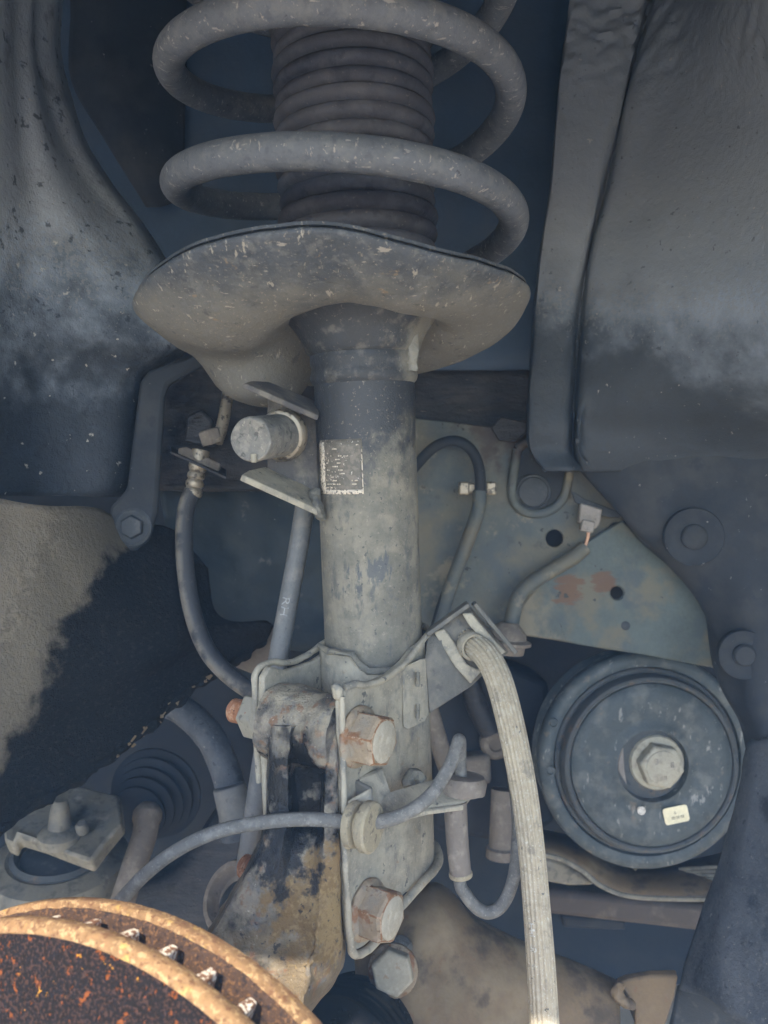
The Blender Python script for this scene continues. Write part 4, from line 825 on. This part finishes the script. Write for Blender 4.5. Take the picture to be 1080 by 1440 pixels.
# ------------------------------------------------------------------ crank pulley
pu = thing('crank_pulley', 'large blue black crankshaft pulley with a pale bolt in the middle', 'pulley', P(905, 1065, 600))
PO = P(905, 1066, 600); FW = V(.02, -1, .01).normalized()
b = MB().lathe(PO, FW, [(76, -30), (80, -28)] + [(80 - 2.2 * (i % 2), -26 + i * 2) for i in range(11)] + [(81.5, -3), (82.5, 2), (82, 6), (79.5, 9), (75, 10), (71.5, 8.5), (70.5, 4)], 120); b.build('damper_ring', M['pulley'], pu)
b = MB().lathe(PO, FW, [(71, 2), (70, 7), (68, 8.5), (66.5, 7.5), (66, 3)], 120); b.build('rubber_joint', M['pulleyrim'], pu)
b = MB().lathe(PO, FW, [(66.5, 2), (66.2, 15), (65, 18), (63, 19), (61.5, 18), (60.5, 14), (59, 13)], 120); b.build('hub_lip', M['pulleyrim'], pu)
b = MB().lathe(PO, FW, [(60.8, 10), (60.4, 17.5), (58, 19.5), (52, 20.5), (44, 20), (36, 18.5), (31, 18.5), (28.5, 20.5), (26.6, 20.5), (26, 18), (26, 6)], 120); b.build('hub_face', M['pulley'], pu)
b = MB().lathe(PO, FW, [(26.5, 2), (25.5, 8), (22, 9), (4, 9)], 64); b.build('hub_bore', M['hub'], pu)
for sx in (-1, 1):
    b = MB().prism([PO + FW * 9 + V(sx * 20, 0, 14), PO + FW * 9 + V(sx * 24, 0, 4), PO + FW * 9 + V(sx * 24, 0, -5), PO + FW * 9 + V(sx * 17, 0, -17), PO + FW * 9 + V(sx * 19, 0, -4)], FW * 5); b.build('hub_rib', M['hub'], pu, bevel=1)
pbp = P(922, 1071, 588)
b = MB().lathe(pbp, FW, [(20.5, -4), (20.5, 3), (19.5, 4.2), (15, 4.4), (14.6, 6)], 48); b.build('bolt_washer', M['pbolt'], pu)
b = MB().hexa(pbp + FW * 4, FW, 16.8, 11, .35, 1.5); b.build('bolt_head', M['pbolt'], pu, bevel=1)
b = MB().lathe(pbp + FW * 14.6, FW, [(12.6, 0), (12.3, 1), (11.8, 1.2), (2, 1.1)], 40); b.build('bolt_face', M['pbolt'], pu)
fc = pbp + FW * 15.9
for ch, dx, dz, sz in (('3', -5, 4.5, 6), ('8', 6.5, 2.0, 6), ('ll', 1.5, -7.5, 5)):
    lettering(ch, lambda x, y, dx=dx, dz=dz, sz=sz: fc + V(dx + x * sz, 0, dz + y * sz), M['hub'], pu)
# yellowed label and white paint dot on the hub face
lc = P(951, 1146, 579.0) ; la = V(math.cos(.21), 0, math.sin(.21)); lu = V(-math.sin(.21), 0, math.cos(.21))
pts_ = []
for sx, sy in ((1, 1), (-1, 1), (-1, -1), (1, -1)):
    for k in range(4):
        a = math.atan2(sy, sx) - R(45) + R(90) * k / 3
        pts_.append(lc + la * (sx * 7.2 + 2 * math.cos(a)) + lu * (sy * 4.2 + 2 * math.sin(a)))
b = MB().prism(pts_, V(0, .5, 0)); o = b.build('part_label', M['paper'], pu)
lettering('00 00 00', lambda x, y: lc + V(0, -.25, 0) + la * (x * 2.6 + .8) + lu * (y * 2.9 - 2.0), M['ink'], o)
lettering('0-', lambda x, y: lc + V(0, -.25, 0) + la * (x * 2.6 - .3) + lu * (y * 2.9 + 1.7), M['ink'], o)
b = MB().lathe(P(902, 1140, 579.6), V(0, -1, 0), [(3.2, -.5), (3.0, .3), (1, .6)], 16).jitter(.5, 3); b.build('paint_dot', M['white'], pu)
for x, y in ((778, 1017), (774, 1084)):
    b = MB().lathe(P(x, y, 588), V(-.3, -1, 0), [(3.8, -2), (3.8, .6), (2.6, .9), (2.2, -.3)], 16); b.build('balance_hole', M['pulley'], pu)

# ------------------------------------------------------------------ things under and behind the pulley
sf = thing('sump_flange', 'wavy brown pressed metal flange under the pulley', 'metal flange', P(880, 1280, 600))
up_ = [P(760, 1168, 640), P(800, 1176, 640), P(838, 1186, 640), P(866, 1206, 640), P(905, 1216, 640), P(960, 1212, 640), P(1020, 1200, 640)]
mid = [P(755, 1192, 610), P(790, 1200, 610), P(822, 1216, 608), P(850, 1236, 606), P(888, 1248, 606), P(950, 1252, 606), P(1030, 1252, 606)]
lo_ = [P(755, 1200, 604), P(788, 1208, 604), P(818, 1224, 602), P(846, 1246, 600), P(885, 1260, 600), P(950, 1264, 600), P(1030, 1264, 600)]
rr = [spline(r, 40) for r in (up_, mid, lo_)]; MB().grid(rr).bump(1.5, 20).build('pressed_flange', M['arm'], sf, solid=2.5, off=0)
MB().tube(lo_, 2.0, 8).build('flange_edge', M['alu'], sf)
MB().prism([P(765, 1204, 625), P(790, 1212, 625), P(815, 1228, 625), P(838, 1246, 625), P(800, 1247, 625), P(762, 1240, 625)], V(0, 10, 0)).build('pan_side', M['alu'], sf, bevel=3)
for x in (845, 905): MB().prism([P(x, 1190, 640), P(x + 8, 1192, 640), P(x - 10, 1226, 620), P(x - 16, 1222, 620)], V(0, 6, 0)).build('stiffening_web', M['arm'], sf, bevel=1)
dbt = thing('drive_belt', 'short stretch of pale ribbed drive belt below the pulley at right', 'belt', P(985, 1220, 640))
for k in range(4): MB().tube([P(955, 1222 + k * 3.6, 630), P(1020, 1218 + k * 6.5, 610)], 1.5, 8, sp=False).build('belt_rib', M['alu'], dbt)
cm = thing('cross_member', 'dark brown frame rail lying below the pulley', 'frame rail', P(860, 1320, 560))
MB().prism([P(740, 1250, 640), P(1040, 1278, 640), P(1040, 1318, 640), P(740, 1284, 640)], V(0, 60, 0)).build('rail', mat('rail_paint', (.06, .05, .045), [dict(c=(.1, .085, .07), s=60, lo=.5, hi=.7)], rough=.7), cm, bevel=5)
MB().prism([P(790, 1288, 690), P(880, 1294, 690), P(882, 1310, 690), P(792, 1306, 690)], V(0, 30, 0)).build('bracket', M['dark'], cm, bevel=3)

ca = thing('lower_control_arm', 'broad brown dusty control arm at the bottom right of the strut', 'control arm', P(720, 1440, 470))
te = [(500, 1318), (540, 1290), (570, 1264), (600, 1248), (625, 1256), (660, 1288), (700, 1312), (770, 1342), (830, 1366), (868, 1384)]
r0 = [P(x, y + 6, 520) for x, y in te]; r1 = [P(x, y, 500) for x, y in te]; r2 = [P(x, y + 12, 484) for x, y in te]
r3 = [P(x + 2, y + 50, 470) for x, y in te]; r4 = [P(x + 4, y + 110, 458) for x, y in te]; r5 = [P(x + 6, y + 220, 440) for x, y in te]
rr = [spline(r, 50) for r in (r0, r1, r2, r3, r4, r5)]; b = MB().grid([spline([r[i] for r in rr], 40) for i in range(51)])
dc = P(622, 1345, 470)
b.v = [p + V(0, 9 * math.exp(-((p.x - dc.x) / 13) ** 2 - ((p.z - dc.z) / 26) ** 2), 0) for p in b.v]; b.bump(2, 25)
b.build('arm', M['arm'], ca, ang=60, solid=4, off=0)
b = MB().prism([P(866, 1386, 478), P(880, 1378, 478), P(915, 1374, 484), P(953, 1371, 492), P(948, 1400, 488), P(934, 1450, 482), P(915, 1500, 476), P(893, 1500, 470), P(892, 1420, 470), P(880, 1400, 472)], V(2, 7, 0)).jitter(1.2, 9); b.build('arm_end', M['arm'], ca, bevel=1.5)
b = MB().tube([P(872, 1384, 474), P(868, 1394, 472), P(874, 1406, 470), P(890, 1414, 469)], 3.2, 10).jitter(1.2, 6); b.build('weld_bead', M['arm'], ca)
ab = thing('arm_bolt', 'dusty square edged hex bolt on the control arm below the strut', 'bolt', P(552, 1380, 450))
b = MB().hexa(P(553, 1363, 452), V(-.1, -1, .25), 12.6, 9, .25, 1.2); b.build('hex_head', M['boltdust'], ab, bevel=.8)
b = MB().lathe(P(553, 1363, 456), V(-.1, -1, .25), [(14.5, 0), (14.5, 3), (12, 5)], 32); b.build('flange', M['rust'], ab)
b = MB().lathe(P(563, 1332, 462), V(.1, -.3, 1), [(7, -4), (7, 2), (5, 4)], 20); b.build('stud_end', M['wire'], ab)

cv = thing('driveshaft_boot', 'shiny black rubber driveshaft boot behind the rotor at the bottom', 'rubber boot', P(470, 1500, 410))
M['gloss'] = mat('glossy_black_rubber', (.006, .006, .006), [dict(c=(.06, .06, .06), s=200, lo=.6, hi=.75, f=.5)], rough=.2, bumps=((300, .1),))
ca_, cb_ = P(508, 1462, 462), P(452, 1535, 392); ax = (cb_ - ca_); Lc = ax.length; pr = []
pr.append((16, -26)); pr.append((24, -20)); pr.append((31, -8))
for i in range(6):
    for f, dr in ((0, -3.5), (.2, -1), (.5, 1.2), (.8, -1)): pr.append((35 + i * 1.3 + dr, (i + f) * 13 - 6))
b = MB().lathe(ca_, ax, pr, 64); b.build('bellows', M['gloss'], cv, ang=70)

# engine mount at lower left, with bush and stud
em = thing('gearbox_mount', 'pale cast gearbox mount with a stud above a round bush at lower left', 'engine mount', P(85, 1260, 560))
pl = [P(4, 1160, 556), P(30, 1118, 590), P(70, 1104, 610), P(110, 1106, 610), P(168, 1118, 590), P(172, 1156, 560), P(150, 1182, 548), P(128, 1212, 536), P(96, 1200, 538), P(60, 1186, 542), P(26, 1176, 548), P(20, 1190, 546), P(6, 1184, 550)]
b = MB().prism(pl, V(0, 8, -12)); b.build('top_plate', M['alu'], em, bevel=2.5)
b = MB().lathe(P(84, 1176, 552), V(.05, -.1, 1), [(15, -4), (15, 2), (12, 5), (8, 7), (7, 18), (5.5, 25), (4.5, 27)], 24); b.build('stud', M['alu'], em)
b = MB().lathe(P(116, 1166, 552), V(0, -.5, 1), [(4.5, -2), (4.5, 4), (3, 6)], 16); b.build('locating_pin', M['alu'], em)
bo = P(84, 1210, 600); bx = V(.05, -.18, 1)
b = MB().lathe(bo, bx, [(24, -40), (44, -34), (53, -20), (54, -6), (50, 2), (38, 6), (33, 4)], 56); b.build('bush_shell', M['alu'], em)
b = MB().lathe(bo, bx, [(35, -8), (35, 6.5), (32, 9), (29, 7), (28, 0)], 48); b.build('bush_ring', M['pulleyrim'], em)
b = MB().lathe(bo, bx, [(29, -6), (28, 4), (18, 8), (4, 10)], 40); b.build('bush_rubber', M['rubber'], em)
tr = thing('steering_tie_rod', 'brown rod leaning in front of round black bellows at lower left', 'tie rod', P(165, 1290, 580))
b = MB().tube([P(208, 1142, 600), P(203, 1175, 590), P(188, 1220, 575), P(165, 1290, 560)], lambda t: 9.5 - .8 * t, 20); b.build('rod', M['sleeve'], tr)
b = MB().lathe(P(207, 1148, 600), V(.2, -.3, 1), [(9.5, -6), (11, -2), (11, 3), (8, 8), (3, 10)], 24); b.build('rod_head', M['sleeve'], tr)
tb = thing('rack_bellows', 'round black ribbed bellows deep in the dark behind the tie rod', 'rubber boot', P(222, 1170, 640))
pr = []
for i in range(5):
    for f, dr in ((0, -4), (.3, 0), (.6, 0)): pr.append((38 - i * 4 + dr, i * 9 + f * 9))
b = MB().lathe(P(222, 1112, 650), V(-.1, -1, -.1), pr, 48); tag(b.build('bellows', M['dark'], tb), None)
sb = thing('stabiliser_bar', 'thick dark curved bar bending down in the gap below the felt liner', 'bar', P(320, 1150, 560))
b = MB().tube([P(150, 960, 600), P(215, 982, 590), P(258, 1000, 580), P(292, 1032, 570), P(314, 1075, 562), P(326, 1120, 556), P(330, 1180, 552)], 10.5, 24).jitter(.5, 12); b.build('bar', M['liner'], sb)
b = MB().tube([P(322, 1105, 548), P(332, 1150, 545)], 11.4, 20, sp=False); b.build('bar_sleeve', M['rod'], sb, bevel=1)
ju = thing('lower_ball_joint', 'dull round ball joint cup half hidden behind the knuckle', 'ball joint', P(325, 1290, 480))
b = MB().lathe(P(328, 1262, 480), V(-.5, -.6, .5), [(22, -16), (22, 2), (20, 5), (17, 5), (15.5, 0), (14, -3)], 36); b.build('cup', M['sleeve'], ju)
b = MB().lathe(P(332, 1272, 480), V(-.5, -.6, .5), [(15, -8), (14, 0), (9, 5), (3, 7)], 30); b.build('boot', M['rubber'], ju)
sr = thing('subframe', 'grey subframe casting in the shadow between rotor and knuckle', 'subframe', P(260, 1330, 620))
b = MB().prism([P(150, 1290, 600), P(190, 1250, 605), P(240, 1230, 615), (P(300, 1150, 640)), P(345, 1130, 640), P(400, 1220, 630), P(400, 1360, 600), P(200, 1400, 600)], V(0, 40, 0)).jitter(4, 40); b.build('casting', M['oily'], sr, bevel=8)
ck = thing('crankcase', 'dim engine casting with a boss and pipes behind the front hose', 'engine part', P(680, 1200, 660))
b = MB().prism([P(610, 930, 680), P(700, 930, 680), P(770, 960, 680), P(780, 1160, 680), P(720, 1190, 680), P(610, 1170, 680)], V(0, 60, 0)).jitter(3, 40); b.build('casting', M['dark'], ck, bevel=6)
b = MB().lathe(P(696, 1045, 672), V(0, -1, 0), [(13, -6), (13, 4), (10, 7), (6, 7), (5, 4)], 28); b.build('boss', M['sleeve'], ck)
b = MB().prism([P(652, 1066, 660), P(690, 1062, 660), P(692, 1104, 660), P(655, 1108, 660)], V(0, 20, 0)); b.build('lug', M['sleeve'], ck, bevel=4)
b = MB().tube([P(708, 1110, 640), P(706, 1160, 636), P(704, 1206, 634)], lambda t: 10 if t < .85 else 12, 20); b.build('drain_pipe', M['sleeve'], ck)
b = MB().tube([P(655, 930, 650), P(668, 985, 650), P(690, 1030, 650)], 9, 18); b.build('bracket_arm', M['oily'], ck)
b = MB().tube([P(600, 985, 600), P(622, 1060, 600), P(640, 1110, 600)], 7, 14); b.build('pipe', M['sleeve'], ck)

# ------------------------------------------------------------------ added blue volume, the air standing in for lens flare
hm = bpy.data.materials.new('veil_volume'); hm.use_nodes = True; t = hm.node_tree; t.nodes.clear()
pv = t.nodes.new('ShaderNodeVolumePrincipled'); mo = t.nodes.new('ShaderNodeOutputMaterial'); t.links.new(pv.outputs[0], mo.inputs['Volume'])
pv.inputs['Density'].default_value = .072; pv.inputs['Color'].default_value = (.32, .59, 1, 1); pv.inputs['Anisotropy'].default_value = 0
me = bpy.data.meshes.new('haze'); x, z0, z1 = 2.5, -1, 1.15
me.from_pydata([(i, j, k) for i in (-x, x) for j in (-x, x) for k in (z0, z1)], [], [(0, 1, 3, 2), (4, 6, 7, 5), (0, 4, 5, 1), (2, 3, 7, 6), (0, 2, 6, 4), (1, 5, 7, 3)])
ho = bpy.data.objects.new('haze', me); COL.objects.link(ho); me.materials.append(hm); tag(ho, kind='stuff')
